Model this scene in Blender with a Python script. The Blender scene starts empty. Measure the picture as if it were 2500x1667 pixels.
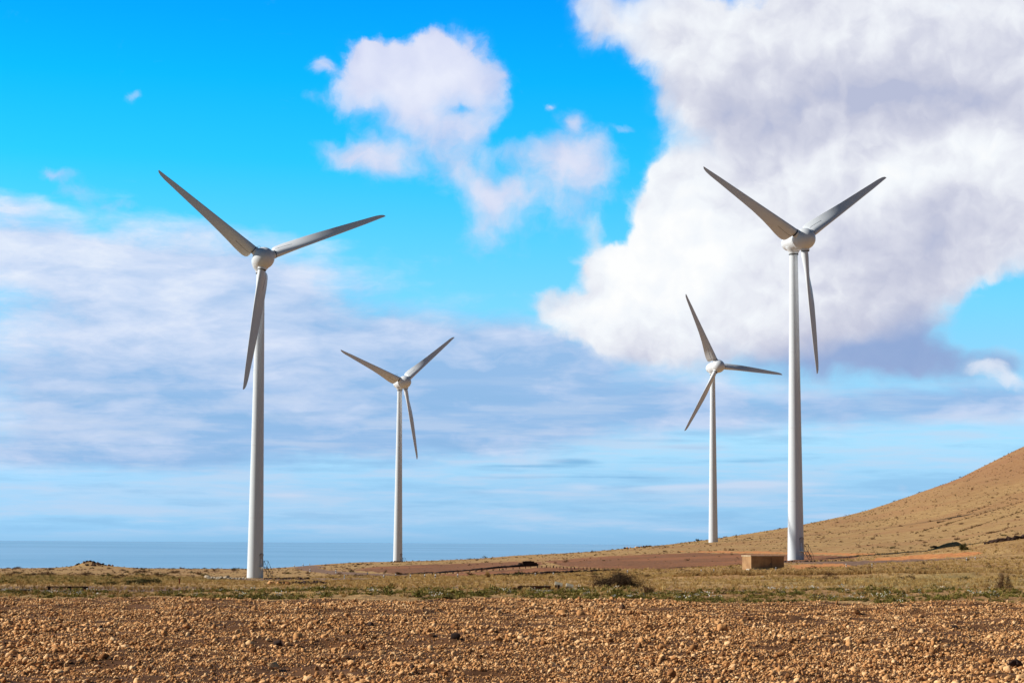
import bpy, math, random
import numpy as np
from mathutils import Matrix, Vector, Euler

scene = bpy.context.scene
COL = scene.collection
R_ = math.radians
rng = np.random.default_rng(7)

# ------------------------------------------------------------------ camera
FPX = 5000.0                      # focal length in photo pixels (photo 2500 px wide)
CAMZ = 1.6
PITCH = math.atan(490 / FPX)
ROLL = -0.006
SUN_AZ, SUN_EL = R_(-86.1), R_(31.8)    # azimuth clockwise from +Y


def cam_axes():
    cp, sp = math.cos(PITCH), math.sin(PITCH)
    f = np.array([0, cp, sp]); u = np.array([0, -sp, cp]); r = np.array([1., 0, 0])
    c, s = math.cos(ROLL), math.sin(ROLL)
    return r * c - u * s, f, u * c + r * s


RT, FW, UP = cam_axes()
CAM = np.array([0, 0, CAMZ])
cam_data = bpy.data.cameras.new('camera')
cam = bpy.data.objects.new('camera', cam_data)
COL.objects.link(cam)
m = Matrix.Identity(4)
for i in range(3):
    m[i][0], m[i][1], m[i][2] = RT[i], UP[i], -FW[i]
m[2][3] = CAMZ
cam.matrix_world = m
cam_data.sensor_width = 36
cam_data.lens = 36 * FPX / 2500
cam_data.clip_start = 0.5
cam_data.clip_end = 200000
scene.camera = cam

# ------------------------------------------------------------------ exposure
vs = scene.view_settings
vs.view_transform = 'Standard'; vs.look = 'None'; vs.gamma = 1; vs.use_curve_mapping = False
vs.exposure = 0.2
SUN_STRENGTH = 5.0
SKY_STRENGTH = 0.10


def ray(x, y):
    v = RT * (x - 1250) / FPX + FW + UP * (833.5 - y) / FPX
    return v / np.linalg.norm(v)


def px_to_uv(x, y):
    v = ray(x, y)
    return math.atan2(v[0], v[1]) * 5, math.asin(v[2]) * 5


# ------------------------------------------------------------------ node helper
class X:
    """a float socket with arithmetic"""
    def __init__(s, nt, sock): s.nt, s.s = nt, sock
    def _m(s, op, *a, clamp=False):
        n = s.nt.nodes.new('ShaderNodeMath'); n.operation = op; n.use_clamp = clamp
        for i, v in enumerate((s,) + a):
            if isinstance(v, X): s.nt.links.new(v.s, n.inputs[i])
            else: n.inputs[i].default_value = v
        return X(s.nt, n.outputs[0])
    def __add__(s, o): return s._m('ADD', o)
    def __radd__(s, o): return s._m('ADD', o)
    def __sub__(s, o): return s._m('SUBTRACT', o)
    def __rsub__(s, o): return (s * -1.0) + o
    def __mul__(s, o): return s._m('MULTIPLY', o)
    def __rmul__(s, o): return s._m('MULTIPLY', o)
    def madd(s, a, b): return s._m('MULTIPLY_ADD', a, b)
    def pow(s, o): return s._m('POWER', o)
    def clamp(s): return s._m('ADD', 0.0, clamp=True)
    def max(s, o): return s._m('MAXIMUM', o)
    def min(s, o): return s._m('MINIMUM', o)
    def smooth(s, a, b, lo=0., hi=1., kind='SMOOTHSTEP'):
        n = s.nt.nodes.new('ShaderNodeMapRange'); n.interpolation_type = kind
        s.nt.links.new(s.s, n.inputs[0])
        for i, v in enumerate((a, b, lo, hi)): n.inputs[1 + i].default_value = v
        return X(s.nt, n.outputs[0])


def vmath(nt, op, a, *rest):
    n = nt.nodes.new('ShaderNodeVectorMath'); n.operation = op
    for i, v in enumerate((a,) + rest):
        if isinstance(v, bpy.types.NodeSocket): nt.links.new(v, n.inputs[i])
        else: n.inputs[i].default_value = v
    return n


def noise(nt, vec, scale, detail=4, rough=0.55, lac=2.0, dist=0., kind=None, dim='3D', color=False):
    n = nt.nodes.new('ShaderNodeTexNoise'); n.noise_dimensions = dim
    if kind: n.noise_type = kind
    n.inputs['Scale'].default_value = scale
    n.inputs['Detail'].default_value = detail
    n.inputs['Roughness'].default_value = rough
    n.inputs['Lacunarity'].default_value = lac
    n.inputs['Distortion'].default_value = dist
    if vec is not None: nt.links.new(vec, n.inputs['Vector'])
    return n.outputs['Color'] if color else X(nt, n.outputs['Fac'])


def mixc(nt, fac, a, b, blend='MIX'):
    n = nt.nodes.new('ShaderNodeMix'); n.data_type = 'RGBA'; n.blend_type = blend
    for v, s in ((fac, n.inputs[0]), (a, n.inputs[6]), (b, n.inputs[7])):
        if isinstance(v, X): nt.links.new(v.s, s)
        elif isinstance(v, bpy.types.NodeSocket): nt.links.new(v, s)
        elif isinstance(v, (int, float)): s.default_value = v
        else: s.default_value = (*v, 1)
    return n.outputs[2]


def ramp(nt, fac, stops, interp='LINEAR'):
    n = nt.nodes.new('ShaderNodeValToRGB'); n.color_ramp.interpolation = interp
    cr = n.color_ramp
    while len(cr.elements) < len(stops): cr.elements.new(0.5)
    for e, (p, c) in zip(cr.elements, stops):
        e.position = p; e.color = (*c, 1)
    nt.links.new(fac.s, n.inputs[0])
    return n.outputs[0]


def srgb(r, g, b):
    return tuple(((c / 255) / 12.92 if c <= 10 else ((c / 255 + .055) / 1.055) ** 2.4) for c in (r, g, b))


# ------------------------------------------------------------------ world: sky and clouds
# blobs in degrees-like units: (centre x, centre y, radius x, radius y, weight), photo pixels turned into azimuth / elevation
CUM = [  # ragged fair weather clouds
    (990, 200, 110, 80, 1.0), (1130, 275, 26, 20, -.35), (880, 130, 40, 40, .45), (925, 150, 80, 60, .8), (1100, 170, 95, 70, .85), (1185, 235, 60, 75, .75), (1030, 285, 110, 45, .5),
    (1062, 100, 45, 36, .5), (855, 225, 60, 45, .55), (782, 160, 30, 26, .4), (768, 238, 40, 18, .3), (1150, 310, 60, 40, .35),
    (915, 365, 85, 48, .75), (830, 372, 75, 40, .45), (965, 402, 70, 45, .6), (1130, 330, 90, 40, .35), (1050, 340, 60, 40, .25),
    (1110, 400, 70, 50, .6), (1175, 465, 75, 55, .62), (1180, 560, 70, 60, .5), (1240, 490, 80, 50, .42),
    (1390, 375, 85, 85, .55), (1450, 430, 110, 70, .48), (1330, 440, 110, 70, .36), (1300, 560, 90, 70, .22), (1060, 620, 60, 40, .2), (1400, 520, 80, 50, .25), (1475, 350, 40, 22, .3), (1520, 312, 34, 10, .42), (1270, 380, 110, 28, .38), (1400, 300, 16, 24, .35),
    (145, 408, 60, 22, .62), (215, 462, 80, 26, .5), (290, 500, 70, 18, .4), (316, 230, 22, 14, .6), (1338, 258, 14, 9, .55),
]
BIG = [  # large bank on the right
    (1450, 15, 70, 70, .75), (1500, 75, 70, 45, .55), (1610, 60, 110, 100, .95), (1740, 130, 130, 120, 1.1), (1700, 250, 75, 60, .7), (1800, 270, 110, 70, .9), (1960, 200, 190, 210, 1.2), (2200, 120, 260, 240, 1.3),
    (2470, 120, 240, 280, 1.3), (2200, 430, 320, 190, 1.3), (2480, 480, 200, 190, 1.2), (1960, 400, 150, 110, .9), (1870, 350, 90, 50, .6),
    (1690, 460, 80, 85, 1.1), (1640, 415, 42, 40, .85), (1625, 550, 55, 90, .9), (1770, 590, 190, 170, 1.3), (1440, 550, 45, 35, .5), (1450, 640, 60, 45, .6), (1500, 650, 60, 50, .5),
    (1560, 680, 120, 90, 1.0), (1350, 745, 55, 45, .8), (1430, 770, 90, 50, .9), (1520, 800, 120, 60, 1.), (1620, 850, 120, 52, 1.),
    (1500, 560, 40, 30, -.5), (1900, 700, 250, 170, 1.3), (2100, 620, 210, 170, 1.2), (2190, 780, 120, 110, .9), (2000, 860, 200, 70, .8), (2280, 640, 120, 60, .5), (2440, 620, 120, 60, .5), (2280, 880, 200, 48, .85), (2450, 860, 60, 35, .4),
    (2440, 740, 110, 45, -1.0), (2420, 800, 80, 30, -.6),
]
GREY = [  # parts of the bank in its own shade
    (1990, 250, 240, 90, .9), (2250, 240, 220, 70, 1.0), (2450, 270, 140, 70, .7), (1800, 300, 110, 70, .5), (2400, 110, 130, 50, .35),
    (2330, 600, 280, 90, .8), (2150, 720, 150, 120, .5), (2250, 800, 140, 90, .5), (2060, 860, 260, 70, .6), (1850, 880, 160, 40, .5), (2150, 340, 500, 60, .3),
    (2330, 880, 150, 50, .5), (1960, 480, 120, 60, .35), (2080, 560, 80, 60, .3), (2450, 900, 120, 60, .8), (1700, 890, 120, 25, .4),
]
SOFT = [(2300, 860, 350, 110, 1.3), (2000, 900, 300, 60, 1.), (1700, 905, 300, 40, .6), (1480, 30, 120, 120, .7), (1700, 300, 140, 80, .8), (1430, 560, 60, 50, .8), (1350, 760, 60, 50, .6), (2350, 640, 200, 60, .8)]
BLUE = [(2300, 885, 240, 60, 1.5), (2080, 900, 220, 50, .8), (2260, 800, 110, 80, .5), (1850, 910, 160, 30, .5), (2480, 640, 60, 60, .4)]
WISP = [(2400, 880, 50, 26, .9), (2450, 915, 45, 22, .9), (2300, 700, 20, 30, .4), (2480, 940, 30, 20, .5), (2310, 15, 40, 22, .5)]
WHITE = [  # sunlit heads
    (1690, 520, 120, 130, 1.0), (1630, 650, 200, 120, .95), (2360, 330, 130, 80, .9), (2150, 560, 60, 40, .4), (2310, 15, 45, 25, .8), (1480, 640, 80, 60, .4),
    (1560, 790, 160, 60, .5), (1000, 190, 110, 60, .3), (1830, 120, 150, 60, .25), (2250, 420, 150, 50, .5), (1400, 770, 80, 40, .3),
]
LAYER = [  # streaky layer low across the sky
    (40, 590, 200, 85, 1.05), (360, 660, 300, 85, 1.0), (230, 570, 60, 30, -.35), (620, 690, 260, 110, .9), (200, 800, 450, 150, 1.0), (700, 850, 400, 130, .85), (980, 880, 400, 110, .7),
    (250, 1010, 480, 140, .95), (800, 1060, 560, 110, .9), (150, 1120, 420, 50, .5), (1200, 1060, 400, 60, .45), (1300, 940, 440, 120, .9), (1700, 990, 450, 65, .75), (2200, 995, 420, 48, .95), (2460, 980, 250, 60, .6),
    (1250, 830, 180, 60, .5), (1080, 620, 110, 40, .3), (500, 560, 170, 35, .45), (30, 500, 90, 30, .6), (1450, 880, 160, 60, .4),
]
LSHADE = [  # bluish, thinner parts of the layer
    (1000, 930, 600, 160, .55), (300, 985, 420, 60, .5), (120, 1090, 400, 50, .6), (1500, 1000, 600, 80, .65), (2250, 960, 320, 60, .9), (120, 905, 260, 40, .5), (800, 1080, 500, 60, .6), (500, 880, 180, 35, .4),
    (1250, 880, 250, 70, .5), (900, 770, 300, 50, .3), (500, 1140, 700, 40, .7), (60, 760, 150, 40, .3),
]
THIN = [  # thin low streaks
    (1400, 1127, 70, 8, .9), (1300, 1138, 190, 5, .6), (1500, 1165, 150, 4, .6), (1700, 1092, 120, 7, .6), (1600, 1075, 200, 6, .5), (1820, 1125, 110, 6, .6), (1250, 1165, 120, 5, .5), (2000, 1148, 40, 4, .4),
]
THINW = [(1850, 1180, 90, 8, .8), (1720, 1187, 150, 6, .6), (1420, 1187, 60, 10, .4), (1230, 1200, 90, 6, .35), (2210, 1190, 14, 12, .3), (700, 1208, 60, 5, .4), (1980, 1180, 60, 8, .4), (1600, 1195, 120, 9, .35),
         (1700, 1215, 500, 22, .3), (600, 1245, 600, 30, .3), (300, 1195, 600, 24, .35), (1500, 1275, 700, 30, .25)]


def build_world():
    w = bpy.data.worlds.new('World'); scene.world = w; w.use_nodes = True
    nt = w.node_tree; nt.nodes.clear(); L = nt.links
    out = nt.nodes.new('ShaderNodeOutputWorld')
    bg = nt.nodes.new('ShaderNodeBackground')
    L.new(bg.outputs[0], out.inputs[0])
    tc = nt.nodes.new('ShaderNodeTexCoord')
    sep = nt.nodes.new('ShaderNodeSeparateXYZ'); L.new(tc.outputs['Generated'], sep.inputs[0])
    x, y, z = (X(nt, sep.outputs[i]) for i in range(3))
    az = x._m('ARCTAN2', y); el = z._m('ARCSINE')
    comb = nt.nodes.new('ShaderNodeCombineXYZ')
    L.new((az * 5.0).s, comb.inputs[0]); L.new((el * 5.0).s, comb.inputs[1])
    P = comb.outputs[0]

    def blobs(vec, lst):
        acc = None
        for cx, cy, rx, ry, wt in lst:
            u, v = px_to_uv(cx, cy); rx /= 1000; ry /= 1000
            q = vmath(nt, 'MULTIPLY_ADD', vec, (1 / rx, 1 / ry, 0), (-u / rx, -v / ry, 0)).outputs[0]
            d = X(nt, vmath(nt, 'DOT_PRODUCT', q, q).outputs['Value'])
            n = nt.nodes.new('ShaderNodeMath'); n.operation = 'POWER'; n.inputs[0].default_value = 0.36788
            L.new(d.s, n.inputs[1])
            g = X(nt, n.outputs[0])
            acc = g * wt if acc is None else g.madd(wt, acc)
        return acc

    def warp(vec, scale, amt, detail, stretch=(1, 1, 1)):
        v = vmath(nt, 'MULTIPLY', vec, stretch).outputs[0]
        c = noise(nt, v, scale, detail, .6, color=True)
        d = vmath(nt, 'SUBTRACT', c, (.5, .5, .5)).outputs[0]
        s = vmath(nt, 'MULTIPLY', d, (amt, amt / stretch[1], 0)).outputs[0]
        return vmath(nt, 'ADD', vec, s).outputs[0]

    # clear sky
    sky = nt.nodes.new('ShaderNodeTexSky'); sky.sky_type = 'NISHITA'; sky.sun_disc = False
    sky.sun_elevation = SUN_EL; sky.sun_rotation = SUN_AZ
    sky.altitude = 50; sky.air_density = 1.0; sky.dust_density = 0.6; sky.ozone_density = 1.5
    eldeg = el * (180 / math.pi)
    tint = ramp(nt, eldeg.smooth(-2, 40, kind='LINEAR'), SKY_TINT)
    hv = vmath(nt, 'SCALE', mixc(nt, 1.0, sky.outputs[0], tint, 'MULTIPLY')); hv.inputs[3].default_value = SKY_STRENGTH
    col = hv.outputs[0]
    # sky outside the view is dimmed to lower the fill light
    fd = X(nt, vmath(nt, 'DOT_PRODUCT', tc.outputs['Generated'], (0, math.cos(PITCH), math.sin(PITCH))).outputs['Value'])
    dk = vmath(nt, 'SCALE', col); nt.links.new(fd.smooth(.93, .5, 1., .26).s, dk.inputs[3]); col = dk.outputs[0]

    W1 = warp(P, 4.0, .10, 3)
    W2 = warp(W1, 17.0, .045, 5)
    # layer
    WS = warp(P, 2.2, .22, 4, (1, 3.2, 1))
    sv = vmath(nt, 'MULTIPLY', WS, (1, 3.0, 1)).outputs[0]
    sn = noise(nt, sv, 2.6, 7, .58)
    sn2 = noise(nt, sv, 7.0, 6, .6)
    ds = blobs(WS, LAYER) + (sn - .5) * 1.5 + (sn2 - .5) * .5 + (noise(nt, W2, 4.5, 7, .6) - .5) * .9 - .04
    u0, vcut = px_to_uv(600, 1168)
    pv = nt.nodes.new('ShaderNodeSeparateXYZ'); L.new(warp(P, 3, .10, 4, (1, 4, 1)), pv.inputs[0])
    cut = X(nt, pv.outputs[1]).smooth(vcut - .03, vcut + .045)
    al = ds.smooth(.2, 1.25) * cut
    lsh = (blobs(WS, LSHADE) * .75 - (sn - .5) * 2.2 - (sn2 - .5) * .9 + .16)
    lcol = ramp(nt, lsh.smooth(-.25, .85, kind='LINEAR'), [(0, srgb(244, 246, 254)), (.42, srgb(212, 223, 247)), (.75, srgb(180, 203, 238)), (1, srgb(150, 188, 232))])
    col = mixc(nt, al * .93, col, lcol)
    # thin streaks
    WT = warp(P, 6, .05, 3, (1, 6, 1))
    tn = noise(nt, vmath(nt, 'MULTIPLY', WT, (1, 7, 1)).outputs[0], 6, 5, .6)
    t1 = (blobs(WT, THIN) + (tn - .5) * .8).smooth(.15, .9)
    col = mixc(nt, t1 * .8, col, srgb(124, 182, 226))
    t2 = (blobs(WT, THINW) * 1.2 + (tn - .55) * .5).smooth(.05, .9)
    col = mixc(nt, t2 * .8, col, srgb(205, 222, 245))
    # faint layers in the hazy air over the water
    hz1 = noise(nt, vmath(nt, 'MULTIPLY', warp(P, 4, .05, 3, (1, 6, 1)), (1, 10, 1)).outputs[0], 2.4, 6, .6)
    hm_ = eldeg.smooth(-.1, .5) * eldeg.smooth(5.5, 3.0)
    col = mixc(nt, hz1.smooth(.46, .64) * hm_ * .5, col, srgb(200, 216, 240))
    col = mixc(nt, hz1.smooth(.50, .34) * hm_ * .35, col, srgb(128, 180, 224))
    # large bank
    fb = noise(nt, W1, 5.5, 9, .54)
    fb2 = noise(nt, W2, 20, 7, .60)
    db = blobs(W2, BIG) + (fb - .5) * 1.0 + (fb2 - .5) * .5
    soft = blobs(P, SOFT).clamp()
    ab = db.smooth(.28, .86); ab2 = db.smooth(.12, 1.35)
    ab = ab + (ab2 - ab) * soft
    # billow relief: smooth noise minus the same noise a little nearer the sun
    bl = noise(nt, W1, 3.6, 3, .5); blo = noise(nt, vmath(nt, 'ADD', W1, (-.055, .075, 0)).outputs[0], 3.6, 3, .5)
    bm_ = noise(nt, W2, 8.0, 4, .52); bmo = noise(nt, vmath(nt, 'ADD', W2, (-.024, .034, 0)).outputs[0], 8.0, 4, .52)
    rel = bl - blo; rel2 = bm_ - bmo
    sh = blobs(W1, GREY) * .85 + .36 - blobs(W1, WHITE) * .8 + (bl - .5) * 1.1 - rel * 2.3 - rel2 * 1.7 + (fb2 - .5) * .2 - (bm_ - .5) * 1.0
    bcol = ramp(nt, sh.smooth(-.7, 1.7, kind='LINEAR'), [(0, srgb(254, 255, 255)), (.22, srgb(244, 248, 253)), (.42, srgb(232, 235, 244)), (.62, srgb(214, 217, 232)), (.82, srgb(198, 202, 222)), (1, srgb(184, 191, 217))])
    bcol = mixc(nt, (blobs(W1, BLUE) + (bl - .5) * .8 + (fb2 - .5) * .3).smooth(.1, 1.1) * .85, bcol, srgb(136, 166, 214))
    col = mixc(nt, ab, col, bcol)
    cw = (blobs(W2, WISP) + (fb - .5) * .6 + (fb2 - .5) * 1.0).smooth(.3, 1.1)
    col = mixc(nt, cw * .85, col, srgb(226, 234, 248))
    # small cumulus
    da = blobs(W2, CUM) * 1.08 + (fb - .5) * .9 + (fb2 - .5) * .65
    hard = blobs(P, [(1000, 130, 330, 130, 1.2)]).clamp(); a1_ = da.smooth(.18, 1.2); a2_ = da.smooth(.30, .80); aa = a1_ + (a2_ - a1_) * hard
    csh = (fb - .5) * .6 - rel * 1.6 - rel2 * .8 + (da * -.35) + .35
    acol = ramp(nt, csh.smooth(-.45, .6, kind='LINEAR'), [(0, srgb(240, 240, 252)), (.5, srgb(222, 224, 245)), (1, srgb(182, 196, 236))])
    col = mixc(nt, aa * .92, col, acol)
    L.new(col, bg.inputs[0]); bg.inputs[1].default_value = .87
    w.cycles.sampling_method = 'MANUAL'; w.cycles.sample_map_resolution = 512


SKY_TINT = [(((e + 2) / 42), c) for e, c in [(-2, (0.68, 1.44, 3.05)), (0.26, (0.68, 1.44, 3.05)), (1.4, (0.69, 1.27, 2.47)), (2.78, (0.9, 1.45, 2.25)), (4.84, (0.81, 1.4, 1.92)), (6.56, (0.62, 1.56, 1.99)), (8.27, (0.4, 1.6, 2.0)), (10.55, (0.1, 1.59, 2.08)), (12.82, (0.02, 1.47, 2.22)), (15.06, (0.01, 1.24, 2.28)), (20, (0.1, 1, 1.7)), (32, (0.5, 0.7, 0.95)), (40, (0.5, 0.7, 0.9))]]
build_world()

sun_d = bpy.data.lights.new('sun', 'SUN'); sun_d.energy = SUN_STRENGTH; sun_d.angle = R_(0.53); sun_d.color = (1.0, .955, .88)
sun = bpy.data.objects.new('sun', sun_d); COL.objects.link(sun)
sdir = Vector((math.sin(SUN_AZ) * math.cos(SUN_EL), math.cos(SUN_AZ) * math.cos(SUN_EL), math.sin(SUN_EL)))
sun.rotation_euler = sdir.to_track_quat('Z', 'Y').to_euler()


# ------------------------------------------------------------------ object helpers
def tag(o, label=None, cat=None, group=None, kind=None):
    if label: o['label'] = label
    if cat: o['category'] = cat
    if group: o['group'] = group
    if kind: o['kind'] = kind
    return o


def link(name, mesh, mat=None, parent=None):
    if mat is not None and not mesh.materials: mesh.materials.append(mat)
    o = bpy.data.objects.new(name, mesh); COL.objects.link(o)
    if parent is not None: o.parent = parent
    return o


def empty(name, loc, rz=0):
    o = bpy.data.objects.new(name, None); COL.objects.link(o)
    o.location = loc; o.rotation_euler = (0, 0, rz); o.empty_display_size = .3
    return o


def np_mesh(name, v, f, smooth=False):
    """v (n,3); f (m,k) index array with one polygon size, or a list of such arrays"""
    me = bpy.data.meshes.new(name)
    fs = f if isinstance(f, list) else [f]
    fs = [np.asarray(a, np.int32) for a in fs if len(a)]
    v = np.asarray(v, np.float32)
    me.vertices.add(len(v)); me.vertices.foreach_set('co', v.ravel())
    nl = sum(a.size for a in fs); npoly = sum(len(a) for a in fs)
    me.loops.add(nl); me.polygons.add(npoly)
    me.loops.foreach_set('vertex_index', np.concatenate([a.ravel() for a in fs]))
    st = []; c = 0
    for a in fs:
        st.append(c + np.arange(len(a)) * a.shape[1]); c += a.size
    me.polygons.foreach_set('loop_start', np.concatenate(st).astype(np.int32))
    me.update(calc_edges=True)
    if smooth: me.polygons.foreach_set('use_smooth', np.ones(npoly, bool))
    me.validate()
    return me


class MB:
    """collects boxes, tubes and lathes into one mesh"""
    def __init__(s): s.v = []; s.f = []
    def add(s, vs, fs):
        o = len(s.v); s.v += [tuple(p) for p in vs]; s.f += [tuple(i + o for i in q) for q in fs]; return s
    def box(s, c, d, rot=None, taper=1.0):
        pts = []
        for dz in (-.5, .5):
            k = taper if dz > 0 else 1
            for a, b in ((-.5, -.5), (.5, -.5), (.5, .5), (-.5, .5)):
                p = Vector((a * d[0] * k, b * d[1] * k, dz * d[2]))
                if rot is not None: p = rot @ p
                pts.append(p + Vector(c))
        return s.add(pts, [(3, 2, 1, 0), (4, 5, 6, 7), (0, 1, 5, 4), (1, 2, 6, 5), (2, 3, 7, 6), (3, 0, 4, 7)])
    def tube(s, pts, r, n=6, cap=True):
        pts = [Vector(p) for p in pts]; rs = r if hasattr(r, '__len__') else [r] * len(pts)
        o = len(s.v); ring = []
        for i, p in enumerate(pts):
            t = (pts[min(i + 1, len(pts) - 1)] - pts[max(i - 1, 0)]).normalized()
            a = t.orthogonal().normalized() if i == 0 else (ring[-1] - t * ring[-1].dot(t)).normalized()
            ring.append(a); b = t.cross(a)
            for k in range(n):
                an = 2 * math.pi * k / n
                s.v.append(tuple(p + (a * math.cos(an) + b * math.sin(an)) * rs[i]))
        for i in range(len(pts) - 1):
            for k in range(n):
                s.f.append((o + i * n + k, o + i * n + (k + 1) % n, o + (i + 1) * n + (k + 1) % n, o + (i + 1) * n + k))
        if cap:
            s.f.append(tuple(o + k for k in range(n))[::-1]); s.f.append(tuple(o + (len(pts) - 1) * n + k for k in range(n)))
        return s
    def lathe(s, prof, n=48, axis='Z', origin=(0, 0, 0)):
        """prof: list of (along, radius)"""
        o = len(s.v)
        for h, r in prof:
            for k in range(n):
                a = 2 * math.pi * k / n; c, d = math.cos(a) * r, math.sin(a) * r
                p = (c, d, h) if axis == 'Z' else (c, -h, d)
                s.v.append((p[0] + origin[0], p[1] + origin[1], p[2] + origin[2]))
        for i in range(len(prof) - 1):
            for k in range(n):
                q = (o + i * n + k, o + i * n + (k + 1) % n, o + (i + 1) * n + (k + 1) % n, o + (i + 1) * n + k)
                s.f.append(q)
        s.f.append(tuple(o + k for k in range(n))[::-1]); s.f.append(tuple(o + (len(prof) - 1) * n + k for k in range(n)))
        return s
    def mesh(s, name, smooth=False, angle=None):
        me = bpy.data.meshes.new(name); me.from_pydata(s.v, [], s.f); me.update()
        if smooth:
            me.polygons.foreach_set('use_smooth', np.ones(len(me.polygons), bool))
            if angle: me.set_sharp_from_angle(angle=R_(angle))
        return me


# ------------------------------------------------------------------ materials
def new_mat(name):
    mt = bpy.data.materials.new(name); mt.use_nodes = True
    nt = mt.node_tree; b = nt.nodes['Principled BSDF']
    return mt, nt, b


def pos(nt, world=True):
    if world:
        return nt.nodes.new('ShaderNodeNewGeometry').outputs['Position']
    return nt.nodes.new('ShaderNodeTexCoord').outputs['Object']


def obj_random(nt):
    return X(nt, nt.nodes.new('ShaderNodeObjectInfo').outputs['Random'])


def bump(nt, b, h, strength=.5, dist=.05):
    n = nt.nodes.new('ShaderNodeBump'); n.inputs['Strength'].default_value = strength; n.inputs['Distance'].default_value = dist
    nt.links.new(h.s, n.inputs['Height']); nt.links.new(n.outputs[0], b.inputs['Normal'])


def mat_noise(name, c1, c2, scale=5, rough=.9, detail=5, bump_s=.3, bump_d=.03, lo=.35, hi=.65, world=True, rand=0., c3=None, scale3=.3, spec=.3):
    mt, nt, b = new_mat(name); p = pos(nt, world)
    f = noise(nt, p, scale, detail, .6)
    ff = f
    if rand: ff = f + (obj_random(nt) - .5) * rand
    c = mixc(nt, ff.smooth(lo, hi), c1, c2)
    if c3 is not None:
        g = noise(nt, p, scale3, 3, .6)
        c = mixc(nt, g.smooth(.45, .62) * .8, c, c3)
    nt.links.new(c, b.inputs['Base Color'])
    b.inputs['Roughness'].default_value = rough; b.inputs['Specular IOR Level'].default_value = spec
    if bump_s: bump(nt, b, f, bump_s, bump_d)
    return mt


def mat_plain(name, c, rough=.5, metal=0., spec=.5):
    mt, nt, b = new_mat(name)
    f = noise(nt, pos(nt, False), 9, 4, .6)
    nt.links.new(mixc(nt, f.smooth(.3, .8), c, tuple(k * .8 for k in c)), b.inputs['Base Color'])
    b.inputs['Roughness'].default_value = rough; b.inputs['Metallic'].default_value = metal; b.inputs['Specular IOR Level'].default_value = spec
    return mt


def mat_white_paint(name, base, streak):
    mt, nt, b = new_mat(name); p = pos(nt, False)
    v = vmath(nt, 'MULTIPLY', p, (3.0, 3.0, .12)).outputs[0]
    f = noise(nt, v, 2.0, 6, .6); g = noise(nt, p, .35, 4, .6)
    c = mixc(nt, f.smooth(.48, .8) * .25, base, streak)
    c = mixc(nt, g.smooth(.5, .8) * .3, c, streak)
    nt.links.new(c, b.inputs['Base Color'])
    b.inputs['Roughness'].default_value = .42; b.inputs['Specular IOR Level'].default_value = .4
    return mt


def mat_leaf(name, cols, rough=.8, trans=.0):
    mt, nt, b = new_mat(name)
    r = obj_random(nt); p = pos(nt)
    f = noise(nt, p, 3.0, 3, .6) * .5 + noise(nt, p, 40, 2, .5) * .5
    k = (f - .5) * 1.6 + r * .6 + .2
    st = [(i / (len(cols) - 1), c) for i, c in enumerate(cols)]
    nt.links.new(ramp(nt, k, st), b.inputs['Base Color'])
    b.inputs['Roughness'].default_value = rough; b.inputs['Specular IOR Level'].default_value = .2
    return mt


M = {}
M['white'] = mat_white_paint('white_paint', (.73, .765, .80), (.60, .62, .63))
M['tower'] = mat_white_paint('tower_paint', (.73, .775, .81), (.60, .64, .66))
M['dark'] = mat_plain('dark_gap', (.03, .028, .028), .8)
M['steel'] = mat_plain('painted_steel', (.10, .09, .085), .5, .3)
M['lightsteel'] = mat_plain('galvanised_steel', (.55, .56, .56), .45, .4)
M['door'] = mat_plain('door_paint', (.5, .51, .52), .5)


# ------------------------------------------------------------------ terrain height
def vnoise(x, y, seed=0):
    xi = np.floor(x).astype(np.int64); yi = np.floor(y).astype(np.int64)
    fx = x - xi; fy = y - yi
    fx = fx * fx * (3 - 2 * fx); fy = fy * fy * (3 - 2 * fy)
    def h(a, b):
        n = (a * 374761393 + b * 668265263 + seed * 974634777) & 0x7fffffff
        n = ((n ^ (n >> 13)) * 1274126177) & 0x7fffffff
        return ((n ^ (n >> 16)) & 0xffff) / 65535.0
    return (h(xi, yi) * (1 - fx) + h(xi + 1, yi) * fx) * (1 - fy) + (h(xi, yi + 1) * (1 - fx) + h(xi + 1, yi + 1) * fx) * fy


def pchip(xk, yk, x):
    """xk (n,), yk (n,m): monotone cubic along axis 0 at x (q,) -> (q,m)"""
    h = np.diff(xk)[:, None]; d = np.diff(yk, axis=0) / h
    mm = np.zeros_like(yk)
    w1 = 2 * h[1:] + h[:-1]; w2 = h[1:] + 2 * h[:-1]
    s = d[:-1] * d[1:] > 0
    with np.errstate(divide='ignore', invalid='ignore'):
        hm = (w1 + w2) / (w1 / d[:-1] + w2 / d[1:])
    mm[1:-1] = np.where(s, hm, 0); mm[0] = d[0]; mm[-1] = d[-1]
    i = np.clip(np.searchsorted(xk, x) - 1, 0, len(xk) - 2)
    t = ((x - xk[i]) / (xk[i + 1] - xk[i]))[:, None]; t = np.clip(t, 0, 1); hh = (xk[i + 1] - xk[i])[:, None]
    t2, t3 = t * t, t * t * t
    return (2 * t3 - 3 * t2 + 1) * yk[i] + (t3 - 2 * t2 + t) * hh * mm[i] + (-2 * t3 + 3 * t2) * yk[i + 1] + (t3 - t2) * hh * mm[i + 1]


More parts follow.
